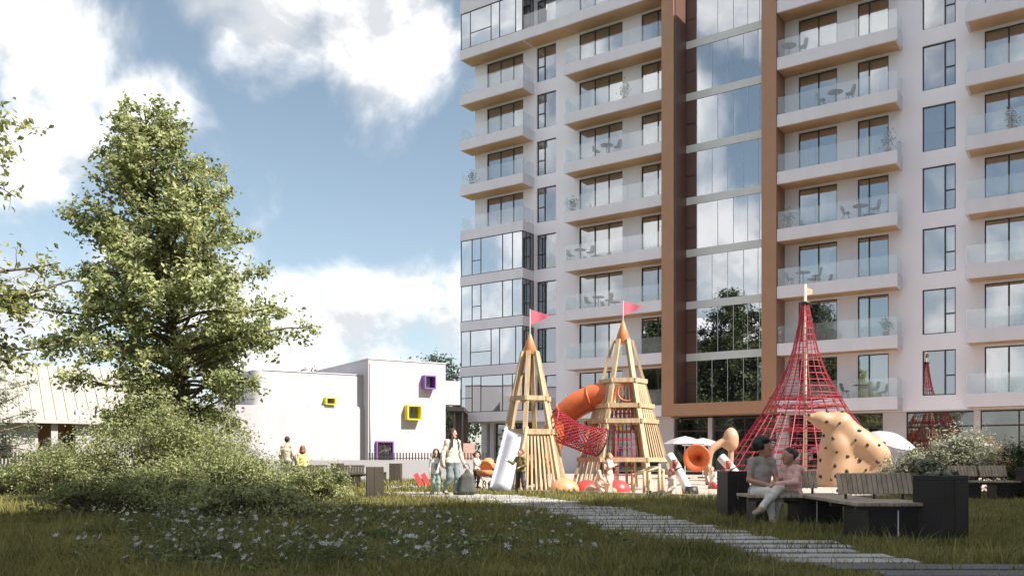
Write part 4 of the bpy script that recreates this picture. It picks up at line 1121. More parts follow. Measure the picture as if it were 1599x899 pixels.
# back bench at the right edge
b2 = thing('slatted_bench', 'slatted timber bench behind the shrubs at the right edge', 'bench', (0, 0, 0))
slat_seat(b2, 10.0, 11.45, 19.6, 20.1, .44, M_SLAT); backrest(b2, (10.05, 20.1, 0), (10.72, 20.1, 0), .53, .78, 9, M_SLAT); backrest(b2, (10.78, 20.1, 0), (11.4, 20.1, 0), .53, .78, 9, M_SLAT)
for x in (10.1, 10.9): B('base_block', M_PLANTER, b2, x, x + .45, 19.65, 20.05, 0, .355)
planter('dark planter at the right end of the back bench', 11.75, 19.6, 0, .55, .6)
planter('dark planter holding a small shrub left of the back bench', 9.55, 20.2, 0, .6, .6, .6)
# left group of benches and planters
planter('brown planter standing nearest on the left lawn', -3.30, 21.0, R(12), .40, .46, .745, M_PLANTER2)
planter('brown planter farthest back before the plinth wall', -4.63, 34.8, 0, .46, .5, .745, M_PLANTER2)
planter('brown planter between the two left bench backs', -6.0, 30.0, 0, .38, .45, .78, M_PLANTER2)
planter('brown planter beside the child with the yellow top', -7.2, 29.2, 0, .40, .45, .70, M_PLANTER2)
b3 = thing('slatted_bench', 'brown slatted bench between planters on the left lawn', 'bench', (0, 0, 0))
slat_seat(b3, -6.95, -4.9, 29.0, 29.5, .44, M_PLANTER2); backrest(b3, (-6.95, 29.5, 0), (-6.25, 29.5, 0), .42, .72, 8, M_PLANTER2); backrest(b3, (-5.75, 29.5, 0), (-5.0, 29.5, 0), .42, .72, 8, M_PLANTER2)
for x in (-6.7, -5.5): B('base_block', M_PLANTER2, b3, x, x + .4, 29.05, 29.45, 0, .355)
b4 = thing('low_bench', 'low brown bench beside the farthest left planter', 'bench', (0, 0, 0))
slat_seat(b4, -5.35, -4.88, 33.5, 34.0, .42, M_PLANTER2)
for x in (-5.3, -5.0): B('base_block', M_PLANTER2, b4, x, x + .12, 33.55, 33.95, 0, .335)
# ------------------------------------------------------------------ people
def V3(*a): return np.array(a, float)
BASE = dict(pelvis=(0, 0, .53), chest=(0, .005, .715), neck=(0, .0, .825), head=(0, -.012, .925),
            sha=(.092, .0, .795), ela=(.122, .015, .63), wra=(.130, -.03, .485), shb=(-.092, .0, .795), elb=(-.122, .015, .63), wrb=(-.130, -.03, .485),
            hipa=(.052, 0, .51), kna=(.058, -.012, .285), ana=(.058, .015, .045), hipb=(-.052, 0, .51), knb=(-.058, -.012, .285), anb=(-.058, .015, .045),
            toea=(.066, -.085, .018), toeb=(-.066, -.085, .018))
def unit(v): v = np.array(v, float); return v / (np.linalg.norm(v) + 1e-9)
def person(label, loc, rz, h, pose=None, top=(.6, .55, .5), sleeve=1.0, bottom=(.1, .12, .15), leg=1.0, shoes=(.1, .07, .05), hair=(.03, .02, .015), hairstyle='short',
           skin=M_SKIN, hs=1.0, hem=-.03, look=0.0, fine=1.0, uid='', girth=1.0, hand_dirs=None, bpat=None, hemvec=None):
    J = {k: np.array(v, float) for k, v in BASE.items()}
    for k, v in (pose or {}).items(): J[k] = np.array(v, float)
    o = thing('person', label, 'person', loc, rz)
    def w(k): return J[k] * h
    g_ = girth * h
    hc = w('head'); lk = np.array([math.sin(look), -math.cos(look), 0]); sd_ = np.array([math.cos(look), math.sin(look), 0])
    Mh = np.stack([sd_, -lk, np.array([0, 0, 1.])], 1)
    S = hs * h
    head = [ell(hc, np.array((.0455, .056, .066)) * S, Mh), cap(hc + lk * .018 * S - np.array((0, 0, .03)) * S, hc + lk * .03 * S - np.array((0, 0, .05)) * S, .034 * S, .024 * S),
            cap(hc + lk * .055 * S + np.array((0, 0, .004)) * S, hc + lk * .066 * S - np.array((0, 0, .013)) * S, .006 * S, .010 * S),
            ell(hc + sd_ * .047 * S, np.array((.008, .014, .02)) * S, Mh), ell(hc - sd_ * .047 * S, np.array((.008, .014, .02)) * S, Mh)]
    torso = [cap(w('hipa'), w('hipb'), .066 * g_), cap(w('pelvis'), w('chest'), .068 * g_, .070 * g_), cap(w('pelvis') + (w('sha') - w('shb')) * .13, w('chest') + (w('sha') - w('shb')) * .22, .055 * g_, .058 * g_),
             cap(w('pelvis') - (w('sha') - w('shb')) * .13, w('chest') - (w('sha') - w('shb')) * .22, .055 * g_, .058 * g_), cap(w('sha'), w('shb'), .040 * g_), cap(w('chest'), w('neck'), .058 * g_, .032 * h)]
    neck = [cap(w('neck') - np.array((0, 0, .02)) * h, hc - np.array((0, 0, .03)) * S, .029 * h, .027 * S)]
    body = head + torso + neck; shirt = list(torso); pants = [cap(w('hipa'), w('hipb'), .070 * g_), cap(w('pelvis'), w('pelvis') + (w('chest') - w('pelvis')) * .35, .070 * g_)]; shoe = []
    inf = .0065 * h
    for s in 'ab':
        sh, el, wr = w('sh' + s), w('el' + s), w('wr' + s)
        body += [cap(sh, el, .031 * g_, .025 * g_), cap(el, wr, .025 * g_, .017 * g_)]
        if sleeve > 1e-3:
            f = min(sleeve / .5, 1); shirt.append(cap(sh, sh + (el - sh) * f, .031 * g_ + inf, .026 * g_ + inf))
            if sleeve > .5: shirt.append(cap(el, el + (wr - el) * (sleeve - .5) * 2 * .96, .026 * g_ + inf, .020 * g_ + inf))
        hd = unit((hand_dirs or {}).get(s, wr - el)); n0 = unit(np.cross(hd, (0, 1, .3))); n1 = np.cross(hd, n0)
        pc = wr + hd * .045 * h
        body += [cap(wr, pc - n1 * .010 * h, .016 * h, .013 * h), cap(wr + hd * .01 * h, pc + n1 * .012 * h, .015 * h, .012 * h)]
        for q, L_ in zip((-.018, -.006, .006, .018), (.036, .042, .040, .032)):
            a = pc + n1 * q * h; m_ = a + hd * L_ * .55 * h + n0 * .004 * h; e = m_ + unit(hd + n0 * .6) * L_ * .5 * h
            body += [cap(a, m_, .0062 * h, .0056 * h), cap(m_, e, .0056 * h, .005 * h)]
        th = wr + hd * .015 * h - n1 * .016 * h; body += [cap(th, th + unit(hd * .7 - n1 * .7) * .03 * h, .0075 * h, .006 * h), cap(th + unit(hd * .7 - n1 * .7) * .03 * h, th + unit(hd * .7 - n1 * .7) * .03 * h + hd * .018 * h, .006 * h, .005 * h)]
        hp, kn, an, to = w('hip' + s), w('kn' + s), w('an' + s), w('toe' + s)
        body += [cap(hp, kn, .046 * g_, .032 * g_), cap(kn, kn + (an - kn) * .4, .032 * g_, .031 * g_), cap(kn + (an - kn) * .4, an, .031 * g_, .020 * g_), cap(an, to, .026 * h, .018 * h)]
        f = min(leg / .5, 1); pants.append(cap(hp, hp + (kn - hp) * f, .050 * g_ + inf, (.050 - .013 * f) * g_ + inf))
        if leg > .5: pants += [cap(kn, kn + (an - kn) * .4, .0375 * g_ + inf, .036 * g_ + inf), cap(kn + (an - kn) * .4, kn + (an - kn) * (leg - .5) * 2 * .97, .036 * g_ + inf, .024 * g_ + inf)]
        heel = an + unit(an - to) * .012 * h - np.array((0, 0, .012)) * h; heel[2] = max(heel[2], .02 * h) if an[2] < .12 else heel[2]
        shoe += [cap(an + (kn - an) * .12, heel, .029 * h, .029 * h), cap(heel, to, .028 * h, .022 * h)]
    vx = .0062 * h / fine; k = .022 * h
    uid = uid or str(len(bpy.data.materials))
    mt = lambda n, c, r=.8, p2=None: pm(n + uid, c, r, .10, 14 if p2 is None else 55, .25, 120, rgb2=p2)
    inst('body', sdf_mesh('body', body, vx, .012 * h, skin), o)
    hz = (J['pelvis'][2] + hem) * h
    inst('shirt', sdf_mesh('shirt', [(p[0], p[1], p[2], p[3] + inf * .9, p[4] + inf * .9) if i < len(torso) else p for i, p in enumerate(shirt)], vx, k, mt('top_cloth', top), wrinkle=.0022 * h, cuts=[((0, 0, -1), -hz)]), o)
    inst('trousers', sdf_mesh('trousers', pants, vx, k, mt('trouser_cloth', bottom, .85, bpat), wrinkle=.0016 * h, cuts=[((0, 0, 1), (J['pelvis'][2] + .06) * h)]), o)
    inst('shoes', sdf_mesh('shoes', shoe, vx, .012 * h, mt('shoe_leather', shoes, .5)), o)
    up = np.array((0, 0, 1.)); hp_ = [ell(hc - lk * .012 * S + up * .012 * S, np.array((.053, .058, .066)) * S, Mh)]
    cuts = [(tuple(lk * .75 - up * .66), float((lk * .75 - up * .66) @ (hc + lk * .012 * S + up * .018 * S)))]
    if hairstyle == 'curly':
        rg = np.random.default_rng(int(h * 1000)); hp_ = []
        for _ in range(46):
            d = unit(rg.normal(size=3)); 
            if d @ lk > .45 and d[2] < .62: continue
            if d[2] < -.45: continue
            hp_.append(ell(hc + d * .058 * S - lk * .014 * S + up * .020 * S, np.array((.030, .030, .027)) * S))
        cuts = []
    if hairstyle in ('long', 'mid'):
        Lh = .20 if hairstyle == 'long' else .10
        for q in np.linspace(-1, 1, 7):
            a = hc + sd_ * q * .042 * S - lk * (.02 + .03 * (1 - q * q)) * S
            hp_ += [cap(a, a - up * Lh * .6 * S - lk * .012 * S, .020 * S, .022 * S), cap(a - up * Lh * .6 * S - lk * .012 * S, a - up * Lh * S + sd_ * q * .008 * S, .022 * S, .010 * S)]
        for q in (-1, 1):
            a = hc + sd_ * q * .046 * S + lk * .012 * S + up * .01 * S
            hp_ += [cap(a, a - up * Lh * .55 * S + lk * .006 * S, .016 * S, .019 * S), cap(a - up * Lh * .55 * S + lk * .006 * S, a - up * Lh * 1.05 * S + sd_ * q * .012 * S + lk * .03 * S, .019 * S, .009 * S)]
        hp_.append(ell(hc + up * .035 * S - lk * .005 * S, np.array((.052, .056, .046)) * S, Mh))
        cuts = [(tuple(lk), float(lk @ (hc + lk * .040 * S)))]
    if hairstyle == 'bun': hp_ += [ell(hc - lk * .062 * S + up * .02 * S, np.array((.036, .036, .038)) * S)]
    if hairstyle == 'pony': hp_ += [cap(hc - lk * .06 * S + up * .02 * S, hc - lk * .085 * S - up * .05 * S, .018 * S, .02 * S), cap(hc - lk * .085 * S - up * .05 * S, hc - lk * .075 * S - up * .12 * S, .02 * S, .007 * S)]
    inst('hair', sdf_mesh('hair', hp_, vx * .9, .012 * S, pm('hair' + uid, hair, .55, .3, 40, .6, 90, stretch=(1, 1, .3)), cuts=cuts), o)
    ey = MB()
    for q in (-1, 1):
        c = hc + lk * .050 * S + sd_ * q * .018 * S + up * .004 * S; ey.lathe([(0, -.005 * S), (.0055 * S, 0), (0, .005 * S)], 8, Matrix.Translation(c)); ey.beam(c + up * .012 * S - sd_ * .009 * S, c + up * .012 * S + sd_ * .009 * S, .004 * S, .003 * S)
    ey.build('eyes', pm('eye_dark', (.03, .02, .015), .3), o, True)
    mo = MB(); c = hc + lk * .0505 * S - up * .031 * S; mo.beam(c - sd_ * .013 * S, c + sd_ * .013 * S, .008 * S, .006 * S); mo.build('lips', pm('lips', (.38, .14, .12), .5), o)
    return o
def gx(x, Y): return px(x, 715, Y).x

# walking woman and the girl at her hand
walk = dict(kna=(.055, -.05, .285), ana=(.055, -.005, .05), toea=(.06, -.10, .025), knb=(-.055, .0, .29), anb=(-.06, .11, .075), toeb=(-.065, .03, .018))
p = person('woman in beige cardigan and jeans walking with a dark bag and backpack', (gx(707, 22), 22, 0), R(38), 1.70, dict(walk, ela=(.16, .03, .63), wra=(.185, -.02, .49), elb=(-.15, .02, .63), wrb=(-.185, -.03, .50)),
       top=(.60, .52, .44), bottom=(.17, .22, .23), shoes=(.10, .055, .035), hair=(.045, .018, .012), hairstyle='long', hem=-.04, look=.35, uid='a', fine=1.2)
bp = thing('backpack', 'dark backpack on the walking woman', 'bag', (gx(707, 22), 22, 0), R(38))
inst('bag', sdf_mesh('bag', [ell((0, .19, 1.18), (.14, .09, .22))], .015, .03, M_DARKMETAL), bp)
for s in (-1, 1): MB().tube(smooth_path([(s * .09, .12, 1.02), (s * .13, -.02, 1.12), (s * .12, -.115, 1.25), (s * .11, -.05, 1.42), (s * .09, .12, 1.36)], 20), .018, 6).build('strap', M_DARKMETAL, bp, True)
bg_ = thing('tote_bag', 'big dark tote bag hanging from the walking woman\'s hand', 'bag', (gx(707, 22) + .38, 21.9, 0), 0)
inst('sack', sdf_mesh('sack', [cap((-.12, 0, .14), (-.10, 0, .46), .11, .075), cap((.12, 0, .14), (.10, 0, .46), .11, .075), cap((0, 0, .14), (0, 0, .48), .115, .075), cap((-.07, 0, .5), (.0, 0, .64), .06, .03), cap((.07, 0, .5), (.0, 0, .64), .06, .03)], .016, .07, pm('grey_tote', (.07, .075, .07), .8, .2, 6, .3, 60)), bg_)
MB().tube(smooth_path([(-.09, 0, .68), (-.06, 0, .80), (.02, 0, .80), (.06, 0, .68)], 12), .010, 6).build('handle', M_DARKMETAL, bg_, True)
g1 = person('girl in white lettered shirt holding the walking woman\'s hand', (gx(681, 22), 22.05, 0), R(8), 1.17, dict(walk, ela=(.15, .0, .645), wra=(.21, -.02, .60)), top=(.62, .60, .58), sleeve=.9, bottom=(.22, .30, .29), shoes=(.12, .07, .05),
       hair=(.12, .045, .025), hairstyle='mid', hs=1.22, girth=.95, hem=-.06, uid='b', fine=1.2)
lt = MB(); rg = random.Random(2)
for r_ in range(3):
    x_ = -.05
    for c_ in range(3):
        zc = .79 - .052 * r_; 
        lt.box(x_, x_ + .006, -.103, -.100, zc - .018, zc + .018); lt.box(x_ + .006, x_ + .026, -.1035, -.1, zc + rg.choice((-.018, 0, .012)), zc + .006 + rg.choice((-.018, 0, .012)))
        lt.box(x_ + .024, x_ + .030, -.103, -.100, zc - .018 + .012 * rg.random(), zc + .018); x_ += .038
lt.build('shirt_print', M_BLACK, g1)
# girl with pram
person('small girl in cream top and dark leggings pushing the pram', (gx(744, 27.6), 27.6, 0), R(60), 1.13, dict(walk, ela=(.12, -.08, .66), wra=(.10, -.19, .60), elb=(-.12, -.08, .66), wrb=(-.10, -.19, .60)), top=(.70, .62, .45), sleeve=.3, bottom=(.06, .045, .05), shoes=(.25, .12, .1),
       hair=(.10, .04, .02), hairstyle='bun', hs=1.22, girth=.95, uid='c', look=.3)
pr = thing('pram', 'orange pram with hood and four wheels beside the small girl', 'pram', (gx(761, 27.4), 27.2, 0), R(-20))
inst('carrycot', sdf_mesh('carrycot', [cap((-.1, -.28, .52), (-.1, .12, .5), .13, .15), cap((.08, -.28, .52), (.08, .12, .5), .13, .15)], .02, .1, M_CONE, cuts=[((0, 0, 1), .58)]), pr)
inst('hood', sdf_mesh('hood', [ell((0, .12, .68), (.25, .27, .29))], .02, .05, M_CONE, cuts=[((0, -1, -.35), -.20 - .0)]), pr)
for sx in (-.2, .2):
    MB().tube([(sx, -.3, .12), (sx, .12, .48), (sx, .42, .86)], .013, 6).build('frame_tube', M_DARKMETAL, pr); MB().tube([(sx, .34, .12), (sx, -.12, .46)], .013, 6).build('frame_tube', M_DARKMETAL, pr)
    for y in (-.3, .34):
        MB().tube([(sx * 1.1, y + .12 * math.cos(t), .125 + .12 * math.sin(t)) for t in np.linspace(0, 6.283, 20, endpoint=False)], .018, 6, closed=True).build('wheel', M_BLACK, pr, True)
MB().tube([(-.2, .42, .86), (.2, .42, .86)], .016, 8).build('push_bar', M_DARKMETAL, pr)
# boy pointing
person('boy in olive sweater and dark jeans pointing at the pale slide', (gx(812, 25.9) , 23.3, 0), R(-35), 1.19, dict(elb=(-.16, -.07, .68), wrb=(-.23, -.16, .74), ela=(.15, -.02, .64), wra=(.07, -.11, .60), kna=(.075, -.01, .285), ana=(.10, .02, .045), toea=(.12, -.08, .018), knb=(-.075, -.015, .285), anb=(-.11, .0, .045), toeb=(-.15, -.085, .018)),
       top=(.17, .13, .05), bottom=(.055, .055, .065), shoes=(.05, .045, .045), hair=(.12, .045, .02), hairstyle='short', hs=1.22, look=-.4, uid='d', fine=1.2)
# children at the larger tower
person('blond girl in cream dress and leggings standing before the larger tower', (gx(952, 23.6), 23.6, 0), R(62), 1.08, dict(ela=(.12, -.07, .68), wra=(.05, -.13, .76), elb=(-.12, -.05, .66), wrb=(-.03, -.14, .70)), top=(.70, .60, .50), sleeve=.9, bottom=(.62, .52, .44), hem=-.1,
       shoes=(.4, .3, .25), hair=(.32, .17, .06), hairstyle='pony', hs=1.22, uid='e', look=.2)
kneel = dict(pelvis=(0, .02, .27), chest=(0, -.05, .44), neck=(0, -.09, .54), head=(0, -.12, .64), sha=(.1, -.07, .515), shb=(-.1, -.07, .515), ela=(.13, -.14, .38), wra=(.08, -.22, .28), elb=(-.13, -.14, .38), wrb=(-.08, -.22, .28),
             hipa=(.055, .02, .25), hipb=(-.055, .02, .25), kna=(.09, -.20, .22), ana=(.08, -.04, .05), toea=(.09, -.14, .018), knb=(-.08, -.16, .06), anb=(-.06, .08, .05), toeb=(-.06, .15, .03))
person('dark haired child in peach clothes kneeling beside the blond girl', (gx(936, 23.5), 23.5, 0), R(50), 1.15, kneel, top=(.64, .40, .32), bottom=(.60, .42, .34), hair=(.06, .025, .015), hairstyle='long', hs=1.22, uid='f')
sit = dict(pelvis=(0, 0, .075), chest=(0, .03, .26), neck=(0, .02, .37), head=(0, .0, .475), sha=(.1, .02, .34), shb=(-.1, .02, .34), ela=(.13, .02, .20), wra=(.10, -.1, .12), elb=(-.14, .08, .19), wrb=(-.13, .13, .05),
           hipa=(.05, 0, .06), hipb=(-.05, 0, .06), kna=(.07, -.23, .085), ana=(.07, -.45, .04), toea=(.09, -.47, .11), knb=(-.06, -.23, .07), anb=(-.05, -.45, .035), toeb=(-.07, -.47, .11))
person('red haired child in pale pink top sitting on the sand with legs stretched out', (gx(1048, 21.7), 21.7, 0), R(-78), 1.25, sit, top=(.74, .55, .48), bottom=(.045, .04, .04), shoes=(.05, .04, .04), hair=(.18, .05, .03), hairstyle='short', hs=1.2, uid='g', look=-.5)
person('little child in pale clothes crouching on the sand between the play sculptures', (gx(1114, 27.2), 27.2, 0), R(-30), .95, kneel, top=(.74, .66, .60), bottom=(.60, .36, .32), hair=(.35, .2, .1), hairstyle='short', hs=1.25, uid='h')
# pair seen from behind on the left
person('dark haired adult in cream shirt and grey jeans seen from behind', (gx(449, 29.8), 29.8, 0), R(165), 1.70, dict(walk, ela=(.14, .02, .63), wra=(.15, -.03, .49), elb=(-.15, .02, .63), wrb=(-.16, -.04, .49)), top=(.62, .54, .42), bottom=(.36, .36, .37), hair=(.015, .012, .012), hairstyle='short', hem=-.02, uid='i')
bg2 = thing('carry_bag', 'grey carrier bag held low by the adult seen from behind', 'bag', (gx(434, 29.8), 29.75, 0))
inst('sack', sdf_mesh('sack', [cap((0, 0, .60), (0, 0, .30), .07, .15), ell((0, 0, .26), (.17, .11, .15))], .016, .07, pm('taupe_bag', (.22, .20, .17), .8, .2, 6)), bg2)
MB().tube(smooth_path([(-.05, 0, .64), (-.02, 0, .80), (.05, 0, .80), (.06, 0, .64)], 12), .010, 6).build('handle', M_DARKMETAL, bg2, True)
person('red haired child in yellow green top seen from behind', (gx(473, 29.6), 29.6, 0), R(200), 1.36, dict(), top=(.60, .58, .24), bottom=(.3, .28, .26), hair=(.22, .06, .03), hairstyle='mid', hs=1.15, uid='j')
# seated pair
sw = dict(pelvis=(0, .02, .283), chest=(0, .0, .46), neck=(0, -.02, .565), head=(.01, -.035, .665), sha=(.088, -.01, .54), shb=(-.088, -.01, .54), ela=(.125, -.04, .39), wra=(.05, -.19, .36), elb=(-.125, -.02, .385), wrb=(-.01, -.17, .345),
          hipa=(.055, .0, .278), hipb=(-.055, .0, .278), kna=(.03, -.25, .325), ana=(-.16, -.30, .155), toea=(-.24, -.345, .12), knb=(-.07, -.24, .285), anb=(-.02, -.24, .05), toeb=(-.05, -.33, .018))
person('seated woman with black curly hair, grey t-shirt and pale trousers, legs crossed', (3.60, 12.62, 0), R(12), 1.66, sw, top=(.36, .32, .30), sleeve=.28, bottom=(.62, .59, .57), shoes=(.34, .29, .27), hair=(.010, .009, .010), hairstyle='curly', skin=M_SKIN2, look=.75, uid='k', fine=1.5, hs=1.08, girth=.92)
sg = dict(sw, kna=(.07, -.24, .29), ana=(.06, -.27, .06), toea=(.08, -.36, .03), knb=(-.06, -.24, .29), anb=(-.02, -.20, .06), toeb=(-.03, -.30, .03), head=(0, -.05, .672), ela=(.13, -.09, .42), wra=(.05, -.26, .40), elb=(-.13, -.09, .41), wrb=(-.04, -.26, .385))
person('seated girl in pink sweater and dark patterned leggings turned to the woman', (4.01, 12.5, 0), R(-62), 1.46, sg, top=(.70, .42, .40), sleeve=1.0, bottom=(.07, .065, .06), bpat=(.45, .42, .38), shoes=(.17, .11, .08), hair=(.025, .012, .010), hairstyle='bun', skin=M_SKIN2, look=-.15, uid='l', fine=1.5, hs=1.15, girth=1.0)
# ------------------------------------------------------------------ trees and shrubs
def big_profile(t, az):
    r = float(np.interp(t, [.10, .18, .30, .42, .52, .62, .74, .84, .92, 1.0], [1.2, 2.1, 2.75, 2.85, 2.75, 2.35, 1.9, 1.5, 1.2, .6]))
    low = max(0, .46 - t) * 1.7 * max(0, math.cos(az))
    return r * (1 + .16 * math.sin(3 * az + 9 * t) + .12 * math.sin(19 * t) - low)
tree('linden_tree', 'tall broadleaf tree with dense bright crown left of the white kindergarten', (-8.2, 22.2, 0), 10.2, big_profile, 205, 32, .135, L_TREE, 11, .15, rise=.5, lean=(-1.1, 0), zmin=.10)
def side_profile(t, az): return float(np.interp(t, [.2, .4, .55, .68, .74, .86, .93, 1], [1.6, 2.3, 2.3, 2.1, 1.5, 2.0, 2.7, 2.0]))
tree('overhanging_tree', 'near tree at the left edge whose leafy branch tips reach into the picture', (-8.9, 12.2, 0), 6.3, side_profile, 85, 17, .115, L_NEAR, 23, .16, rise=.1, zmin=.36)
def small_profile(t, az): return float(np.interp(t, [.1, .35, .7, 1], [.9, 1.5, 1.2, .2])) * (1 + .15 * math.sin(3 * az))
tree('pale_tree', 'small pale tree at the left edge before the seam roofed house', (-18.3, 30.5, 0), 5.2, small_profile, 60, 20, .11, L_PALE, 31, .1)
tree('distant_tree', 'distant pale tree between the kindergarten roof and the apartment block', (-6.0, 72, 0), 9.6, lambda t, a: 3.2 * math.sin(math.pi * min(1, .25 + .75 * t)) + .4, 50, 16, .30, L_PALE, 41, .25, group='trees behind the kindergarten', spread=2.2)
tree('distant_tree', 'distant pale tree hidden low behind the tall kindergarten cube', (-9.5, 74, 0), 9.0, lambda t, a: 3.0 * math.sin(math.pi * min(1, .25 + .75 * t)) + .4, 40, 16, .30, L_PALE, 42, .25, group='trees behind the kindergarten', spread=2.2)
tree('distant_tree', 'distant pale tree top peeping over the left kindergarten roof', (-16.0, 70, 0), 8.0, lambda t, a: 2.2 * math.sin(math.pi * min(1, .25 + .75 * t)) + .3, 36, 16, .28, L_PALE, 43, .22, group='trees behind the kindergarten', spread=2.0)
# trees out of frame on the left that the glass mirrors
for i, (x, y, h) in enumerate([(-28, 22.5, 20), (-25, 14, 19), (-29, 30, 18)]):
    tree('lawn_tree', ['tall tree mirrored in the middle of the lower stairwell glass', 'tall tree mirrored in the lower windows right of the stairwell', 'tall tree mirrored in the lower windows left of the stairwell'][i], (x, y, 0), h, lambda t, a: 4.0 * math.sin(math.pi * min(1, .2 + .75 * t)) + .5, 110, 16, .34, L_DARK, 50 + i, .28, group='trees mirrored in the glass', spread=2.2)
# shrubs
SH_ = [('big pale green shrub before the tall tree trunk', (-7.3, 17.2), 1.75, 1.1, 2.15, 15000), ('wide shrub left of the biggest shrub', (-9.5, 18.6), 1.5, 1.0, 1.25, 10000), ('rounded shrub right of the biggest shrub', (-5.4, 16.6), 1.5, 1.0, 1.35, 11000),
       ('low shrub running up to the nearest brown planter', (-4.35, 19.2), 1.15, .8, .82, 7000), ('dark low shrub in front of the biggest shrub', (-6.2, 15.4), 1.4, .8, .85, 8000), ('low shrub at the far left edge', (-12.0, 21.8), 1.5, .9, .9, 7000),
       ('upright leafy shrub at the foot of the tall tree', (-7.0, 21.3), 1.0, .9, 2.4, 6000), ('spreading ground shrub nearest to the flowers', (-4.1, 13.6), 1.5, .9, .62, 8000), ('knee high shrub left of the ground shrub nearest to the flowers', (-6.6, 14.2), 1.3, .8, .7, 7000), ('low shrub between the child with yellow top and the nearest brown planter', (-5.6, 20.6), 1.2, .7, .85, 6000)]
for i, (lab, (x, y), rx, ry, rz, n) in enumerate(SH_):
    shrub('shrub', lab, (x, y, 0), rx, ry, rz, n, .062, L_BUSH, 100 + i, 'shrubs on the left lawn', lumps=12)
for i in range(5):
    shrub('hedge_shrub', ['leftmost', 'second from left', 'middle', 'second from right', 'rightmost'][i] + ' hedge shrub along the foot of the picket fence', (-21.4 + 1.5 * i, 37.3, 0), 1.0, .6, .85 + .12 * (i % 2), 2200, .11, L_HEDGE, 130 + i, 'hedge along the picket fence')
shrub('porch_shrub', 'pale shrub growing before the porch of the seam roofed house', (-18.9, 36, 0), .8, .7, 1.7, 2500, .1, L_PALE, 140)
# planter shrubs
def planter_shrub(lab, x, y, z, rx, ry, rz, n, seed, m=L_PLANT):
    shrub('planter_shrub', lab, (x, y, z), rx, ry, rz, n, .075, m, seed, 'shrubs in the right planters', lumps=12)
planter_shrub('silvery green shrub standing just left of the wide pale parasol', 10.4, 22.9, 0, .75, .6, 1.18, 6000, 150)
planter_shrub('largest silvery shrub behind the back bench before the wide parasol', 11.9, 23.0, 0, 1.3, .8, 1.75, 12000, 151)
planter_shrub('small shrub in the dark planter left of the back bench', 9.56, 20.2, .5, .42, .4, .5, 2500, 152)
planter_shrub('dark shrub at the right edge above the back bench', 13.2, 22.6, .0, 1.0, .7, 1.5, 7000, 153, L_DARK)
planter_shrub('tuft of small leaves growing out of the large charcoal planter', 4.98, 10.08, .70, .22, .2, .12, 400, 154)

# ------------------------------------------------------------------ grass and flowers
def in_slab(X, Yv):
    m = np.zeros(len(X), bool)
    for a, b, c, d in SLABS: m |= (X > a + .01) & (X < b - .01) & (Yv > c - .005) & (Yv < d + .005)
    return m
def in_poly(X, Yv, poly):
    c = np.zeros(len(X), bool); n = len(poly)
    for i in range(n):
        x0, y0 = poly[i]; x1, y1 = poly[i - 1]
        k = (y0 > Yv) != (y1 > Yv); xi = (x1 - x0) * (Yv - y0) / (y1 - y0 + 1e-12) + x0
        c ^= k & (X < xi)
    return c
def blades(n, y0, y1, hgt, wid, seed, power=1.0):
    rng = np.random.default_rng(seed)
    Yv = y0 * (y1 / y0) ** (rng.uniform(0, 1, n) ** power); X = rng.uniform(-1, 1, n) * (.62 * Yv + .4)
    # tufts: cluster blades
    tx = np.round(X / .16) * .16 + rng.normal(size=n) * .05; X = np.where(rng.uniform(size=n) < .45, tx, X)
    pc = np.abs(X - np.interp(Yv, [p_[0] for p_ in PATH], [p_[1] for p_ in PATH])) < np.where(Yv < 10, .66, np.where(Yv < 19, .9, 1.25))
    k = ~in_slab(X, Yv) & ~in_poly(X, Yv, SAND) & ~(pc & (Yv < 24.2) & (rng.uniform(size=n) < .6)); X = X[k]; Yv = Yv[k]; n = len(X)
    lump = .40 + .85 * (np.sin(X * 2.1 + 1.3 * np.sin(Yv * 1.7)) * np.sin(Yv * 2.6 + X * .7) * .5 + .5)
    near = np.interp(Yv, [7, 12, 24], [1, 1.1, 1.5])
    H = hgt * rng.uniform(.45, 1.4, n) * lump * near; W = wid * rng.uniform(.6, 1.3, n) * near
    a = rng.uniform(0, 6.283, n); l = rng.normal(size=(n, 2)) * .45
    base = np.stack([X, Yv, np.zeros(n)], 1); s = np.stack([np.cos(a), np.sin(a), np.zeros(n)], 1) * W[:, None] * .5
    mid = base + np.stack([l[:, 0] * H * .35, l[:, 1] * H * .35, H * .55], 1); tip = base + np.stack([l[:, 0] * H, l[:, 1] * H, H], 1)
    V = np.stack([base - s, base + s, mid + s * .7, mid - s * .7, tip], 1).reshape(-1, 3); i = np.arange(n)[:, None] * 5
    F = np.concatenate([i + np.array([[0, 1, 2]]), i + np.array([[0, 2, 3]]), i + np.array([[3, 2, 4]])], 1).reshape(-1, 3)
    return V, F
V1, F1 = blades(210000, 6.6, 25.5, .085, .010, 61, .95)
V2, F2 = blades(30000, 22, 38, .09, .03, 62)
V3_, F3 = blades(9000, 6.8, 20, .19, .011, 63)
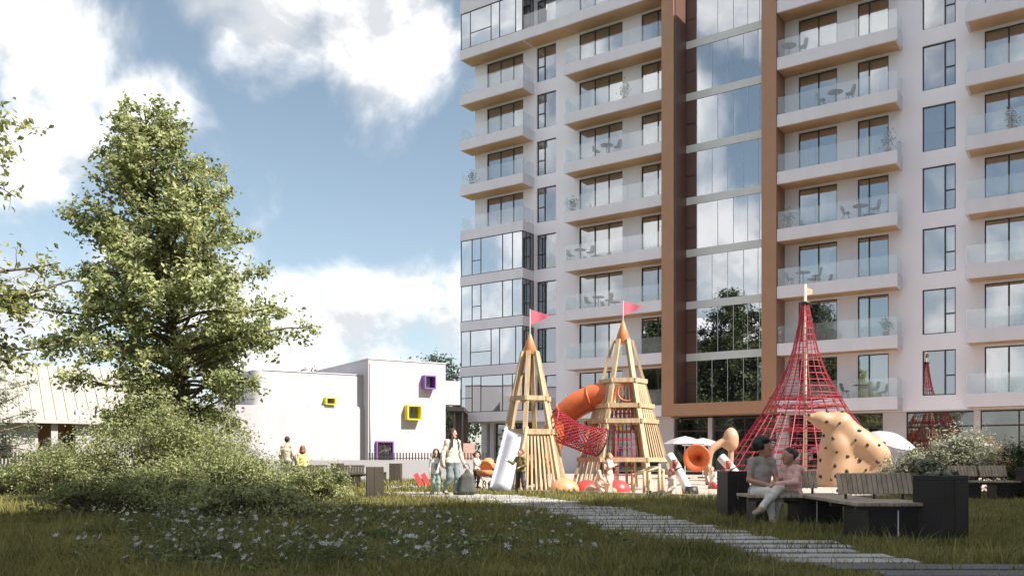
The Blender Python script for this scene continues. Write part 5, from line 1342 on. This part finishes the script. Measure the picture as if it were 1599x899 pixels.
tag(inst('lawn_grass', np_mesh('lawn_grass', np.concatenate([V1, V2, V3_]), np.concatenate([F1, F2 + len(V1), F3 + len(V1) + len(V2)]), L_GRASS)), 'uneven grass blades all over the lawn', 'grass', kind='stuff')
def flowers(n, seed):
    rng = np.random.default_rng(seed); Vs = []; Fs = []; b = 0; St = MB(); LPos = []
    cl = rng.uniform(0, 1, (44, 2))
    cnt = 0
    while cnt < n:
        c = cl[int(44 * rng.uniform() ** 1.8)]; Yv = 7.3 + 9.2 * c[1] ** 1.3 + rng.normal() * .6; u = -.50 + .49 * c[0]
        X = u * Yv + rng.normal() * .6
        if Yv < 7.05 or Yv > 17.5: continue
        hh = rng.uniform(.10, .24); p = np.array([X, Yv, hh]); cnt += 1
        r = rng.choice((.014, .018, .025, .036)) * rng.uniform(.85, 1.15); k = int(rng.integers(5, 8)); tl = unit(np.array([rng.normal() * .5, -.5 + rng.normal() * .5, 1.0]))
        e1_ = unit(np.cross(tl, (1, 0, 0))); e2_ = np.cross(tl, e1_); a0 = rng.uniform(0, 6.28)
        for j in range(k):
            a = a0 + 6.283 * j / k; d = e1_ * math.cos(a) + e2_ * math.sin(a); s = np.cross(tl, d)
            Vs += [p, p + d * r * .55 + s * r * .24 + tl * .004, p + d * r + tl * r * .12, p + d * r * .55 - s * r * .24 + tl * .004]; Fs += [(b, b + 1, b + 2), (b, b + 2, b + 3)]; b += 4
        St.tube([(X + rng.normal() * .02, Yv + rng.normal() * .02, 0), tuple(p)], .003, 3, cap=False)
        m = int(rng.integers(6, 16)); LPos.append(np.array([X, Yv, 0]) + np.stack([rng.normal(size=m) * .06, rng.normal(size=m) * .06, rng.uniform(.02, hh * .9, m)], 1))
    o = thing('flower_patch', 'loose patch of pale lilac star flowers in the shaded near lawn', 'flowers'); o['kind'] = 'stuff'
    q = inst('petals', np_mesh('petals', np.array(Vs), np.array(Fs), L_PETAL), o); q['kind'] = 'stuff'
    q = St.build('stalks', L_HEDGE, o); q['kind'] = 'stuff'
    V, F = leaf_arrays(np.concatenate(LPos), .10, up=.5, aspect=.22, rng=rng); q = inst('leaves', np_mesh('leaves', V, F, L_HEDGE), o); q['kind'] = 'stuff'
flowers(700, 71)
